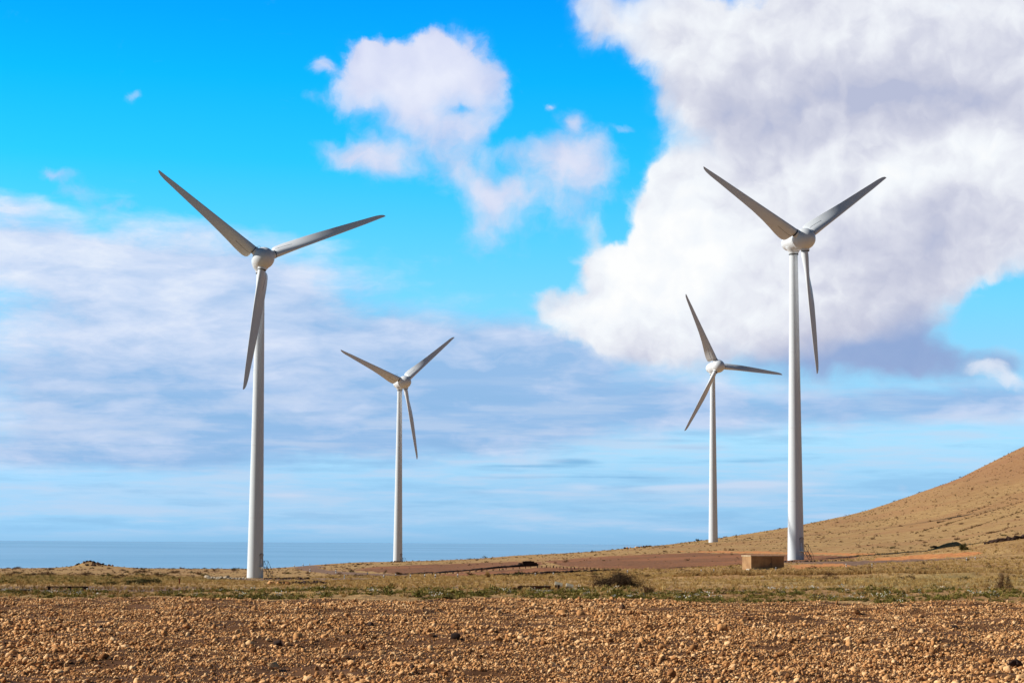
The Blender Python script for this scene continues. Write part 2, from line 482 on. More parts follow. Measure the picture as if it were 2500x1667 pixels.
TX = [-900, 0, 350, 600, 900, 1100, 1310, 1600, 1944, 2150, 2300, 2500, 3100]
TR = {  # distance -> skyline row of the ground at that distance, per column above
    66: [1441, 1443, 1443, 1443, 1443, 1442, 1442, 1442, 1443, 1444, 1445, 1446, 1448],
    75: [1435, 1436, 1436, 1436, 1435, 1434, 1434, 1434, 1434, 1434, 1434, 1434, 1434],
    110: [1423, 1424, 1424, 1424, 1422, 1420, 1419, 1418, 1416, 1415, 1414, 1412, 1408],
    160: [1414, 1416, 1418, 1420, 1417, 1413, 1411, 1408, 1404, 1401, 1399, 1397, 1390],
    230: [1408, 1410, 1413, 1417, 1413, 1409, 1406, 1401, 1393, 1389, 1386, 1382, 1370],
    285: [1404, 1406, 1409, 1414.5, 1411, 1406, 1402, 1393, 1380, 1377, 1373, 1366, 1345],
    305: [1403, 1405, 1408, 1413.5, 1410, 1404.5, 1398, 1390, 1371, 1370, 1366, 1352, 1325],
    316: [1402, 1404, 1407, 1413, 1408, 1402, 1394, 1387, 1369.3, 1365, 1353, 1331, 1305],
    328: [1401, 1403, 1406, 1411, 1404, 1399, 1389, 1384, 1368, 1352, 1340, 1311, 1285],
    360: [1399, 1401, 1404, 1405, 1398, 1394, 1383, 1372, 1357, 1343, 1330, 1300, 1255],
    430: [1394, 1396, 1398, 1397, 1388, 1384, 1373, 1357, 1339, 1325, 1311, 1282, 1215],
    500: [1390, 1391, 1392, 1392, 1379, 1376, 1364, 1344, 1323, 1308, 1289, 1259, 1170],
    560: [1388, 1388.5, 1388, 1389, 1373.5, 1368, 1357, 1333.5, 1308, 1289, 1267, 1234, 1120],
    620: [1388, 1388, 1387.5, 1388.5, 1371.5, 1366, 1354.5, 1331, 1293, 1271, 1242, 1207, 1070],
    700: [1390, 1389.5, 1389, 1390, 1373, 1368, 1356, 1333, 1284, 1252, 1216, 1173, 1010],
    850: [1394, 1394, 1394, 1394, 1378, 1374, 1364, 1340, 1287, 1239.5, 1193, 1132, 940],
    1000: [1402, 1402, 1402, 1402, 1390, 1386, 1378, 1356, 1304, 1240, 1186, 1103, 890],
    1150: [1410, 1410, 1410, 1410, 1404, 1400, 1394, 1374, 1328, 1256, 1194, 1092, 850],
    1400: [1424, 1424, 1424, 1424, 1420, 1416, 1410, 1394, 1354, 1290, 1232, 1112, 830],
    2400: [1450, 1450, 1450, 1450, 1448, 1446, 1440, 1430, 1400, 1360, 1320, 1250, 1000],
}
_ds = sorted(TR)
_az = np.array([math.atan2(ray(x, 1390)[0], ray(x, 1390)[1]) for x in TX])
_Z = [[0.0] * len(TX), [0.0] * len(TX), [0.0] * len(TX)]
for d in _ds:
    row = []
    for x, r in zip(TX, TR[d]):
        v = ray(x, r); row.append(CAMZ + d * v[2] / math.hypot(v[0], v[1]))
    _Z.append(row)
_D = np.array([1.0, 30.0, 57.0] + _ds)
_Zt = np.array(_Z)


def base_z(az, d):
    """tabulated height on an (nd, na) grid given d (nd,) and az (na,)"""
    za = pchip(_az, _Zt.T, np.clip(az, _az[0], _az[-1]))        # (na, nD)
    return pchip(np.log(_D), za.T, np.log(np.clip(d, _D[0], _D[-1])))   # (nd, na)


def px_of(x, y):
    """photo column of a ground azimuth"""
    return 1250 + FPX * np.tan(np.arctan2(x, y))


def sstep(a, b, t):
    t = np.clip((t - a) / (b - a), 0, 1); return t * t * (3 - 2 * t)


def field_edge(az):
    c = 1250 + 5000 * np.tan(az)
    return 58 + 1.2 * np.sin(c / 170) + .8 * np.sin(c / 61 + 1) + .8 * (vnoise(c / 40., c * 0, 3) - .5)


def relief(x, y, d, az):
    z = np.zeros_like(x)
    c = 1250 + 5000 * np.tan(np.clip(az, -1.2, 1.2))
    fe = field_edge(np.clip(az, -.6, .6))
    inf = 1 - sstep(-.8, .5, d - fe)
    z += inf * ((vnoise(x / .9, y / .9, 1) - .5) * .10 + (vnoise(x / .33, y / .33, 2) - .5) * .08 + (vnoise(x / 4., y / 4., 5) - .5) * .08 + (vnoise(x / 2.6, y / .75, 6) - .5) * .10 - .04)
    gr = sstep(0, 2, d - fe) * (1 - .6 * sstep(250, 500, d))
    z += gr * ((vnoise(x / 2.2, y / 2.2, 11) - .5) * .14 + (vnoise(x / .6, y / .6, 12) - .5) * .07)
    z += sstep(80, 200, d) * (vnoise(x / 9., y / 9., 13) - .5) * .22
    z += sstep(400, 900, d) * (vnoise(x / 30., y / 30., 14) - .5) * 1.2
    # rocky mound on the left skyline
    z += 1.1 * np.exp(-((c - 226) / 26) ** 2 - ((d - 600) / 6) ** 2) + .95 * np.exp(-((c - 235) / 85) ** 2 - ((d - 600) / 16) ** 2)
    # low bank with a small ridge, right of the pale utility box and right turbine
    z += .75 * sstep(2262, 2312, c) * (1 - sstep(2330, 2352, c)) * sstep(319.4, 321.6, y / 1.0) * (1 - sstep(323, 330, y))
    # dry grass ridge across the right
    yr = 128 - (c - 1700) * .012
    z += .22 * sstep(1500, 1800, c) * np.exp(-((d - yr) / 2.4) ** 2)
    # levelled pads under the two near turbines
    return z


T_BASE = {}


def height_grid(d, az):
    z = base_z(az, d)
    A, D = np.meshgrid(az, d)
    xx, yy = D * np.sin(A), D * np.cos(A)
    return xx, yy, z + relief(xx, yy, D, A), D, A


def H(x, y):
    x = np.atleast_1d(np.asarray(x, float)); y = np.atleast_1d(np.asarray(y, float))
    d = np.hypot(x, y); a = np.arctan2(x, y)
    za = pchip(_az, _Zt.T, np.clip(a, _az[0], _az[-1]))
    lk = np.log(_D); lx = np.log(np.clip(d, _D[0], _D[-1]))
    # cubic in log distance, evaluated point by point
    h = np.diff(lk)[None, :]; dl = np.diff(za, axis=1) / h
    mm = np.zeros_like(za); w1 = 2 * h[:, 1:] + h[:, :-1]; w2 = h[:, 1:] + 2 * h[:, :-1]
    s = dl[:, :-1] * dl[:, 1:] > 0
    with np.errstate(divide='ignore', invalid='ignore'):
        hm = (w1 + w2) / (w1 / dl[:, :-1] + w2 / dl[:, 1:])
    mm[:, 1:-1] = np.where(s, hm, 0); mm[:, 0] = dl[:, 0]; mm[:, -1] = dl[:, -1]
    i = np.clip(np.searchsorted(lk, lx) - 1, 0, len(lk) - 2); r = np.arange(len(x))
    hh = lk[i + 1] - lk[i]; t = np.clip((lx - lk[i]) / hh, 0, 1); t2, t3 = t * t, t ** 3
    z = (2 * t3 - 3 * t2 + 1) * za[r, i] + (t3 - 2 * t2 + t) * hh * mm[r, i] + (-2 * t3 + 3 * t2) * za[r, i + 1] + (t3 - t2) * hh * mm[r, i + 1]
    return z + relief(x, y, d, a)


_dm = np.concatenate([np.arange(12, 80, .1), np.arange(80, 340, .4), np.arange(340, 1600, 1.5)])


def hit(px, row):
    """where the sight line through a photo pixel meets the ground"""
    v = ray(px, row); hxy = math.hypot(v[0], v[1])
    x = v[0] / hxy * _dm; y = v[1] / hxy * _dm
    z = CAMZ + v[2] / hxy * _dm; g = H(x, y)
    k = np.nonzero(z <= g)[0]
    k = k[0] if len(k) else int(np.argmin(z - g))
    return Vector((x[k], y[k], g[k]))


def at(px, d):
    v = ray(px, 1390); a = math.atan2(v[0], v[1])
    x, y = d * math.sin(a), d * math.cos(a)
    return Vector((x, y, float(H(x, y)[0])))


def project(x, y, z):
    p = np.stack([x, y, z - CAMZ], -1)
    w = p @ FW
    return 1250 + FPX * (p @ RT) / w, 833.5 - FPX * (p @ UP) / w


def in_poly(px, py, poly):
    ins = np.zeros(px.shape, bool); n = len(poly)
    for i in range(n):
        x1, y1 = poly[i]; x2, y2 = poly[(i + 1) % n]
        if y1 == y2: continue
        c = ((y1 > py) != (y2 > py)) & (px < (x2 - x1) * (py - y1) / (y2 - y1) + x1)
        ins ^= c
    return ins


# ------------------------------------------------------------------ ground sheets
az_in = np.linspace(R_(-16), R_(16), 1150)
az_out = np.radians(np.linspace(16.4, 75, 70))
AZ = np.concatenate([-az_out[::-1], az_in, az_out])
DG = np.concatenate([np.arange(3, 14, 1.0), np.arange(14, 62, .16), np.arange(62, 130, .5), np.arange(130, 300, 1.4), np.arange(300, 340, .5), np.arange(340, 720, 3.0), np.arange(720, 2420, 22.0)])
GX, GY, GZ, GD, GA = height_grid(DG, AZ)
nd, na = GX.shape
# quad centres
cx, cy, cz = (0.25 * (a[:-1, :-1] + a[1:, :-1] + a[1:, 1:] + a[:-1, 1:]) for a in (GX, GY, GZ))
cd = np.hypot(cx, cy); ca = np.arctan2(cx, cy)
ppx, ppy = project(cx, cy, cz)
wob = (vnoise(cx / 1.7, cy / 1.7, 21) - .5)
ppyw = ppy + wob * 3; ppxw = ppx + wob * 14
zone = np.zeros(cx.shape, np.int8)            # 0 dry ground
band = lambda a, b: (cd > a) & (cd < b)
zone[(cd < field_edge(np.clip(ca, -.6, .6)))] = 1
zone[in_poly(ppxw, ppyw, [(860, 1391), (905, 1384), (1000, 1379), (1240, 1371), (1330, 1371), (1310, 1383), (1150, 1394), (1010, 1402), (960, 1399)]) & band(330, 640)] = 2
zone[in_poly(ppxw, ppyw, [(1050, 1403), (1320, 1384), (1480, 1386), (1400, 1393), (1240, 1403), (1100, 1407)]) & band(250, 420)] = 2
zone[in_poly(ppxw, ppyw, [(1330, 1369), (1420, 1361), (1560, 1353), (1700, 1349), (1860, 1352), (2100, 1357), (2060, 1366), (1840, 1374), (1820, 1387), (1650, 1390), (1500, 1388), (1370, 1380)]) & band(300, 560)] = 2
zone[in_poly(ppxw, ppyw, [(-300, 1432), (200, 1431), (500, 1433), (530, 1440), (420, 1444), (-300, 1443)]) & band(60, 105)] = 3
zone[in_poly(ppxw, ppyw, [(560, 1412.2), (640, 1411.8), (920, 1411), (930, 1416), (640, 1419.5), (560, 1417)]) & band(160, 322)] = 3
zone[in_poly(ppxw, ppyw, [(738, 1378), (800, 1382), (775, 1386), (800, 1392), (880, 1398), (1010, 1403), (980, 1407), (800, 1400), (740, 1392), (718, 1386)]) & band(250, 700)] = 3
zone[in_poly(ppxw, ppyw, [(1915, 1370), (2095, 1369.5), (2150, 1366), (2330, 1362.5), (2410, 1357), (2410, 1359), (2300, 1367), (2130, 1376), (2100, 1382), (1995, 1376), (1915, 1374)]) & band(230, 340)] = 3
zone[in_poly(ppxw, ppyw, [(2125, 1369), (2158, 1355), (2260, 1352), (2390, 1346), (2405, 1351), (2330, 1360), (2200, 1366)]) & band(240, 321)] = 4
zone[in_poly(ppxw, ppyw, [(1930, 1378), (2060, 1376), (2082, 1381), (2000, 1386), (1930, 1389)]) & band(200, 318)] = 4
zone[in_poly(ppxw, ppyw, [(1640, 1345), (1760, 1344), (1930, 1347), (2150, 1351), (2080, 1355), (1930, 1351), (1760, 1349)]) & band(320, 620)] = 4
idx = np.arange(nd * na).reshape(nd, na)
Q = np.stack([idx[:-1, :-1], idx[:-1, 1:], idx[1:, 1:], idx[1:, :-1]], -1)
ALLV = np.stack([GX.ravel(), GY.ravel(), GZ.ravel()], -1)


def sheet(name, k, mat):
    q = Q[zone == k].reshape(-1, 4)
    u, inv = np.unique(q, return_inverse=True)
    o = link(name, np_mesh(name, ALLV[u], inv.reshape(-1, 4), True), mat)
    return tag(o, kind='structure')


def mat_ground():
    mt, nt, b = new_mat('dry_ground'); p = pos(nt)
    big = noise(nt, p, .022, 5, .6); mid = noise(nt, p, .25, 5, .65); fine = noise(nt, p, 2.6, 6, .7); grit = noise(nt, p, 14, 4, .7)
    c = mixc(nt, (mid * .6 + fine * .4).smooth(.36, .62), srgb(160, 122, 78), srgb(196, 160, 106))
    c = mixc(nt, big.smooth(.46, .62) * .55, c, srgb(172, 126, 86))
    # slope above the plain: redder, strewn higher up
    sp = nt.nodes.new('ShaderNodeSeparateXYZ'); nt.links.new(p, sp.inputs[0])
    hz = X(nt, sp.outputs[2]); 
    rib = noise(nt, vmath(nt, 'MULTIPLY', p, (.012, .004, .03)).outputs[0], 1.0, 5, .6)
    c = mixc(nt, (hz * .02 + (rib - .5) * 1.3).smooth(.15, .75) * .6, c, srgb(154, 106, 74))
    spk = noise(nt, p, .9, 3, .8)
    c = mixc(nt, spk.smooth(.58, .66) * .55, c, srgb(92, 70, 46))
    # green patch left
    gx = X(nt, sp.outputs[0]); gy = X(nt, sp.outputs[1])
    gm = gx.smooth(-14, -26) * gy.smooth(95, 120) * gy.smooth(360, 250)
    c = mixc(nt, gm * noise(nt, p, .12, 4, .6).smooth(.36, .6) * .8, c, srgb(112, 112, 52))
    gr2 = gx.smooth(8, 16) * gy.smooth(70, 78) * gy.smooth(122, 112)
    c = mixc(nt, gr2 * noise(nt, p, .2, 4, .6).smooth(.3, .6) * .7, c, srgb(150, 138, 84))
    c = mixc(nt, (grit - .5).smooth(-.2, .25) * .35, c, srgb(120, 86, 58))
    nt.links.new(c, b.inputs['Base Color']); b.inputs['Roughness'].default_value = .95; b.inputs['Specular IOR Level'].default_value = .1
    bump(nt, b, fine * .6 + spk * 1.0 + grit * .1, .8, .25)
    return mt


M['ground'] = mat_ground()
M['field'] = mat_noise('stony_soil', srgb(112, 77, 50), srgb(78, 53, 35), 1.5, .95, 6, .6, .05, c3=srgb(98, 66, 43), scale3=.6, spec=.1)
M['plough'] = mat_noise('ploughed_soil', srgb(148, 102, 70), srgb(114, 78, 55), 1.6, .95, 6, .8, .15, c3=srgb(156, 104, 70), scale3=.03, spec=.1)
M['track'] = mat_noise('track_gravel', srgb(146, 114, 92), srgb(112, 88, 72), 2.4, .95, 6, .4, .05, spec=.1)
M['orange'] = mat_noise('orange_earth', srgb(214, 150, 92), srgb(178, 112, 70), 1.4, .95, 6, .8, .15, spec=.1)
sheet('ground', 0, M['ground']); sheet('stony_field', 1, M['field']); sheet('ploughed_field', 2, M['plough'])
sheet('dirt_road', 3, M['track']); sheet('earth_bank', 4, M['orange'])

# ------------------------------------------------------------------ sea
SEA_Z = -46


def mat_sea():
    mt, nt, b = new_mat('sea_water'); p = pos(nt)
    n1 = noise(nt, vmath(nt, 'MULTIPLY', p, (.0006, .00035, 0)).outputs[0], 1.0, 5, .6)
    c = mixc(nt, n1.smooth(.35, .65), (.22, .44, .66), (.30, .53, .76))
    nt.links.new(c, b.inputs['Base Color'])
    b.inputs['Roughness'].default_value = .5; b.inputs['Specular IOR Level'].default_value = .3
    w1 = noise(nt, vmath(nt, 'MULTIPLY', p, (.05, .05, 0)).outputs[0], 1.0, 5, .6)
    bump(nt, b, w1, .6, 6)
    return mt


xs = np.linspace(-60000, 60000, 25); ys = np.concatenate([[400, 1500, 3000, 6000, 12000, 24000], np.linspace(40000, 72000, 4)])
sxx, syy = np.meshgrid(xs, ys); i2 = np.arange(sxx.size).reshape(sxx.shape)
sq = np.stack([i2[:-1, :-1], i2[:-1, 1:], i2[1:, 1:], i2[1:, :-1]], -1).reshape(-1, 4)
tag(link('sea', np_mesh('sea', np.stack([sxx.ravel(), syy.ravel(), np.full(sxx.size, SEA_Z)], -1), sq), mat_sea()), kind='structure')


# ------------------------------------------------------------------ wind turbines
def airfoil(tc, k=0., n=24):
    """closed outline, x from trailing edge (1) over the upper side to the nose (0) and back"""
    b = np.linspace(0, np.pi, n); xx = (1 + np.cos(b)) / 2
    yt = 5 * tc * (.2969 * np.sqrt(xx) - .126 * xx - .3516 * xx ** 2 + .2843 * xx ** 3 - .1015 * xx ** 4) + .004
    up = np.stack([xx, yt * 1.0 + .03 * np.sin(np.pi * xx)], -1); lo = np.stack([xx[::-1], -yt[::-1] * .8 + .03 * np.sin(np.pi * xx[::-1])], -1)
    o = np.concatenate([up, lo[1:-1]])
    o[:, 1] += k * np.maximum(0, o[:, 0] - .25) ** 1.25       # the rear of the root profile bends to the lee
    return o


BR = [2.02, 2.12, 2.4, 2.9, 3.6, 4.6, 6.0, 8.0, 10.5, 13.0, 15.5, 18.0, 19.8, 20.8, 21.3, 21.5]
BC = [2.05, 2.45, 2.72, 2.82, 2.76, 2.56, 2.22, 1.86, 1.55, 1.33, 1.12, .90, .72, .54, .34, .12]
BT = [.56, .50, .47, .44, .41, .36, .30, .25, .22, .20, .185, .175, .17, .16, .16, .2]
BB = [38, 38, 37, 36, 34, 30.5, 25, 17, 11, 7, 4.5, 3, 2, 1.5, 1.5, 1.5]


def make_blade_mesh():
    V = []; n = None
    for r, c, tc, be in zip(BR, BC, BT, BB):
        a = airfoil(tc, np.interp(r, [2, 3.5, 5.5, 8, 10.5], [.20, .22, .20, .10, 0])); n = len(a)
        be = R_(be + 5)
        le = .62 - .018 * max(0, r - 3) if r < 18 else .62 - .018 * 15 - (r - 18) * .035   # nose ahead of the pitch axis
        for x, y in a:
            # chord coordinate: nose towards +t ; thickness towards -a (lee side)
            ct = le - x * c; th = y * c
            t = ct * math.cos(be) + th * math.sin(be)
            ax = ct * math.sin(be) - th * math.cos(be)
            V.append((t, -ax, r))               # local: X = direction of turning, -Y = upwind, Z = along the blade
    V = np.array(V); k = len(BR); F = []
    for i in range(k - 1):
        for j in range(n):
            F.append((i * n + j, i * n + (j + 1) % n, (i + 1) * n + (j + 1) % n, (i + 1) * n + j))
    me = bpy.data.meshes.new('blade'); me.from_pydata(V.tolist(), [], F + [tuple(range(n))[::-1], tuple(range((k - 1) * n, k * n))])
    me.polygons.foreach_set('use_smooth', np.ones(len(me.polygons), bool)); me.update(); me.set_sharp_from_angle(angle=R_(50))
    return me


def seam_mesh():
    """dark joint along the windward face near the root"""
    mb = MB(); pts = []
    for r in np.linspace(2.3, 5.2, 9):
        c = np.interp(r, BR, BC); be = R_(np.interp(r, BR, BB) + 5); tc = np.interp(r, BR, BT)
        le = .62 - .018 * max(0, r - 3); x = .52
        yt = 5 * tc * (.2969 * math.sqrt(x) - .126 * x - .3516 * x ** 2 + .2843 * x ** 3 - .1015 * x ** 4) + .004
        ct = le - x * c; th = (-yt * .8 + .03 * math.sin(math.pi * x) + np.interp(r, [2, 3.5, 5.5, 8, 10.5], [.20, .22, .20, .10, 0]) * (x - .25) ** 1.25) * c - .006
        pts.append((ct * math.cos(be) + th * math.sin(be), -(ct * math.sin(be) - th * math.cos(be)), r))
    mb.tube(pts, .022, 5)
    return mb.mesh('seam')


OVER = 2.6; HUBH = 50.7; TILT = R_(4)
blade_me = make_blade_mesh(); blade_me.materials.append(M['white'])
collar_me = MB().lathe([(1.2, .70), (1.86, .70), (1.93, .68), (1.93, .60)], 32).mesh('blade_collar', True, 40); collar_me.materials.append(M['white'])
ring_me = MB().lathe([(1.93, .655), (2.04, .655)], 32).mesh('root_ring', True, 40); ring_me.materials.append(M['dark'])
seam_me = seam_mesh(); seam_me.materials.append(M['dark'])
spin_prof = [(2.02, .0), (2.0, .16), (1.93, .45), (1.78, .78), (1.5, 1.14), (1.15, 1.42), (.75, 1.61), (.3, 1.72), (-.2, 1.74), (-.7, 1.68), (-1.1, 1.58)]
spin_me = MB().lathe(spin_prof[::-1], 56, 'Y').mesh('spinner', True, 40); spin_me.materials.append(M['white'])
gap_me = MB().lathe([(-1.2, 1.46), (-1.09, 1.46)], 56, 'Y').mesh('rotor_gap', True, 40); gap_me.materials.append(M['dark'])
nac_prof = [(-5.15, .0), (-5.1, .25), (-4.95, .55), (-4.65, .86), (-4.2, 1.12), (-3.6, 1.32), (-2.9, 1.45), (-2.1, 1.53), (-1.2, 1.56)]
_mb = MB().lathe(nac_prof, 56, 'Y')
nac_me = _mb.mesh('nacelle', True, 40); nac_me.materials.append(M['white'])
tower_top = HUBH - 2.2
prof = []
for i in range(33):
    t = i / 32; prof.append((t * tower_top, 1.30 + (.655 - 1.30) * (t ** .92)))
tower_me = MB().lathe([(-1.5, 1.32)] + prof, 64).mesh('tower', True, 40); tower_me.materials.append(M['tower'])
joint_mes = []
for hz in (9.5, 21.0, 33.0, 42.0):
    rr = 1.30 + (.655 - 1.30) * ((hz / tower_top) ** .92)
    joint_mes.append(MB().lathe([(hz - .05, rr - .01), (hz - .05, rr + .012), (hz + .05, rr + .012), (hz + .05, rr - .01)], 64).mesh('joint_ring', True, 40)); joint_mes[-1].materials.append(M['white'])
flange_me = MB().lathe([(tower_top - .04, .76), (tower_top + .09, .76)], 48).mesh('top_ring', True, 40); flange_me.materials.append(M['dark'])
neck_me = MB().lathe([(tower_top + .09, .74), (tower_top + .3, .78), (tower_top + .62, .95), (tower_top + .9, 1.2), (tower_top + 1.2, 1.3)], 48).mesh('neck', True, 40); neck_me.materials.append(M['white'])
sens = MB().tube([(-.3, OVER - .9, HUBH + 1.3), (-.3, OVER - .9, HUBH + 2.35)], .03).tube([(.3, OVER - .9, HUBH + 1.3), (.3, OVER - .9, HUBH + 2.2)], .03)
sens.tube([(.3 * math.cos(a), OVER - .9, HUBH + 2.2 + .28 * math.sin(a)) for a in np.linspace(0, math.pi, 9)], .022)
sens_me = sens.mesh('wind_sensor'); sens_me.materials.append(M['steel'])


def make_turbine(hub, yaw, phi, label, door_az):
    """hub: world position of the rotor centre; yaw: axis from -Y towards +X; phi: clockwise blade angle"""
    ah = Vector((math.sin(yaw), -math.cos(yaw), 0))
    base = Vector(hub) - ah * (OVER * math.cos(TILT)); base.z = hub[2] - HUBH
    t = empty('wind_turbine', base, yaw)
    tag(t, label, 'wind turbine', 'white three-bladed wind turbines')
    tw = link('tower', tower_me, None, t)
    for q in joint_mes: link('joint_ring', q, None, tw)
    link('top_ring', flange_me, None, tw)
    # hub frame: rotate by the tilt about X at the rotor centre
    hubl = Vector((0, -OVER * math.cos(TILT), HUBH))
    tm = Matrix.Translation(hubl) @ Matrix.Rotation(-TILT, 4, 'X')
    nc = link('nacelle', nac_me, None, t); nc.matrix_local = tm
    nk = link('neck', neck_me, None, t)
    sn = link('wind_sensor', sens_me, None, t); sn.location = (0, 0, 0)
    sp = link('spinner', spin_me, None, t); sp.matrix_local = tm
    gp = link('rotor_gap', gap_me, None, t); gp.matrix_local = tm
    for k in range(3):
        b = link('blade', blade_me, None, t)
        # blade along local Z turned clockwise (seen from upwind) by phi: rotation about +Y
        b.matrix_local = tm @ Matrix.Rotation(phi + k * 2 * math.pi / 3, 4, 'Y')
        link('blade_collar', collar_me, None, b); link('root_ring', ring_me, None, b); link('seam', seam_me, None, b)
    # door, landing and steps at the foot, facing door_az (world azimuth from +Y)
    da = door_az
    dv = Vector((math.sin(da), math.cos(da), 0)); sv = Vector((-dv.y, dv.x, 0))
    inv = Matrix.Rotation(-yaw, 3, 'Z')
    def loc(p): return tuple(inv @ Vector(p))
    R0 = 1.27
    md = MB(); nseg = 8
    w = .42; z0, z1 = 1.75, 3.75
    outl = [(-w, z0), (w, z0), (w, z1 - .3)] + [(w * math.cos(a), z1 - .3 + .3 * math.sin(a)) for a in np.linspace(0, math.pi, 9)[1:-1]] + [(-w, z1 - .3)]
    for off in (0.0, .045):
        pass
    vv = []
    for off in (-.06, .035):
        for u, zz in outl:
            rad = R0 + off
            an = u / R0
            vv.append(loc(dv * (rad * math.cos(an)) + sv * (rad * math.sin(an)) + Vector((0, 0, zz))))
    n = len(outl)
    md.add(vv, [tuple(range(n))[::-1], tuple(range(n, 2 * n))] + [(i, (i + 1) % n, n + (i + 1) % n, n + i) for i in range(n)])
    dr = link('door', md.mesh('door'), M['door'], t)
    fr = MB().tube([loc(dv * ((R0 + .05) * math.cos(u * 1.15 / R0)) + sv * ((R0 + .05) * math.sin(u * 1.15 / R0)) + Vector((0, 0, zz + .05))) for u, zz in outl[2:-0 or None]], .035, 6)
    link('door_frame', fr.mesh('door_frame'), M['steel'], dr)
    lp = MB(); c0 = dv * (R0 + .42) + Vector((0, 0, 1.68))
    rot = Matrix((inv @ sv, inv @ dv, Vector((0, 0, 1)))).transposed()
    lp.box(loc(c0), (1.15, .85, .06), rot)
    st = link('landing', lp.mesh('landing'), M['lightsteel'], t)
    for s_ in (-.5, .5):
        br = MB().tube([loc(c0 + sv * s_ + dv * .35), loc(dv * R0 + sv * s_ + Vector((0, 0, 1.0)))], .03, 6)
        link('bracket', br.mesh('bracket'), M['lightsteel'], t)
    stp = MB(); 
    for k in range(7):
        q = c0 + sv * (.62 + k * .17) - Vector((0, 0, .22 * (k + 1) - .05))
        stp.box(loc(q), (.2, .7, .035), rot)
    for s_ in (-.36, .36):
        stp.tube([loc(c0 + sv * .55 + dv * s_), loc(c0 + sv * 1.78 + dv * s_ - Vector((0, 0, 1.68)))], .04, 6)
    link('steps', stp.mesh('steps'), M['steel'], t)
    hr = MB()
    for s_ in (-.38, .38):
        pts = [c0 + sv * -.55 + dv * s_ + Vector((0, 0, 1.0)), c0 + sv * .58 + dv * s_ + Vector((0, 0, 1.0)), c0 + sv * 1.8 + dv * s_ + Vector((0, 0, -.75))]
        if s_ < 0: pts = pts[1:]
        hr.tube([loc(p) for p in pts], .028, 6)
        for q in ([c0 + sv * -.55 + dv * s_, ] if s_ > 0 else []) + [c0 + sv * .58 + dv * s_]:
            hr.tube([loc(q), loc(q + Vector((0, 0, 1.0)))], .028, 6)
        q = c0 + sv * 1.2 + dv * s_ - Vector((0, 0, .85)); hr.tube([loc(q), loc(q + Vector((0, 0, .98)))], .025, 6)
        q = c0 + sv * 1.75 + dv * s_ - Vector((0, 0, 1.6)); hr.tube([loc(q), loc(q + Vector((0, 0, .95)))], .025, 6)
    link('handrail', hr.mesh('handrail'), M['steel'], t)
    return t, base


TURB = [
    ((-39.72, 324.07, 46.50), 17.0, -52.0, 'tallest-looking wind turbine at left with one blade hanging across its white tower', R_(122)),
    ((-29.47, 562.02, 45.30), 34.5, -69.2, 'smaller white wind turbine right of the tall left one, dark rocks at its foot', R_(125)),
    ((55.84, 552.36, 49.31), 29.4, -26.8, 'smaller wind turbine whose foot is hidden by the hill, right beside the tall right one', R_(20)),
    ((46.04, 320.51, 49.55), 31.3, -63.5, 'tall wind turbine at right behind the tan concrete box, blades forming a wide Y', R_(140)),
]
for hub, yw, ph, lb, da in TURB:
    t, bs = make_turbine(hub, R_(yw), R_(ph), lb, da)
    T_BASE[lb] = bs

# ------------------------------------------------------------------ scattered stuff (uncountable)
PROTO = {}


def proto_collection(name, meshes):
    c = bpy.data.collections.new(name)
    for i, me in enumerate(meshes):
        o = bpy.data.objects.new('%s_%02d' % (name, i), me); c.objects.link(o)
    PROTO[name] = c
    return c


def scatter(name, col, n_protos, pts, rot, scl, label, cat):
    n = len(pts)
    me = bpy.data.meshes.new(name)
    me.vertices.add(n); me.vertices.foreach_set('co', np.asarray(pts, np.float32).ravel())
    a = me.attributes.new('rot', 'FLOAT_VECTOR', 'POINT'); a.data.foreach_set('vector', np.asarray(rot, np.float32).ravel())
    a = me.attributes.new('scl', 'FLOAT_VECTOR', 'POINT'); a.data.foreach_set('vector', np.asarray(scl, np.float32).ravel())
    a = me.attributes.new('pick', 'INT', 'POINT'); a.data.foreach_set('value', rng.integers(0, n_protos, n).astype(np.int32))
    o = bpy.data.objects.new(name, me); COL.objects.link(o)
    g = bpy.data.node_groups.new(name + '_scatter', 'GeometryNodeTree')
    g.interface.new_socket('Geometry', in_out='INPUT', socket_type='NodeSocketGeometry')
    g.interface.new_socket('Geometry', in_out='OUTPUT', socket_type='NodeSocketGeometry')
    N = g.nodes.new; L = g.links.new
    gi, go = N('NodeGroupInput'), N('NodeGroupOutput')
    ci = N('GeometryNodeCollectionInfo'); ci.inputs['Collection'].default_value = col
    ci.inputs['Separate Children'].default_value = True; ci.inputs['Reset Children'].default_value = True
    ip = N('GeometryNodeInstanceOnPoints'); ip.inputs['Pick Instance'].default_value = True

    def named(nm, t):
        q = N('GeometryNodeInputNamedAttribute'); q.data_type = t; q.inputs['Name'].default_value = nm
        return [s for s in q.outputs if s.enabled and s.name == 'Attribute'][0]
    er = N('FunctionNodeEulerToRotation'); L(named('rot', 'FLOAT_VECTOR'), er.inputs[0])
    L(gi.outputs[0], ip.inputs['Points']); L(ci.outputs[0], ip.inputs['Instance'])
    L(named('pick', 'INT'), ip.inputs['Instance Index']); L(er.outputs[0], ip.inputs['Rotation']); L(named('scl', 'FLOAT_VECTOR'), ip.inputs['Scale'])
    L(ip.outputs[0], go.inputs[0])
    md = o.modifiers.new('scatter', 'NODES'); md.node_group = g
    return tag(o, label, cat, kind='stuff')


def ico(sub):
    import bmesh
    bm = bmesh.new(); bmesh.ops.create_icosphere(bm, subdivisions=sub, radius=1)
    v = np.array([p.co[:] for p in bm.verts]); f = np.array([[q.index for q in t.verts] for t in bm.faces]); bm.free()
    return v, f


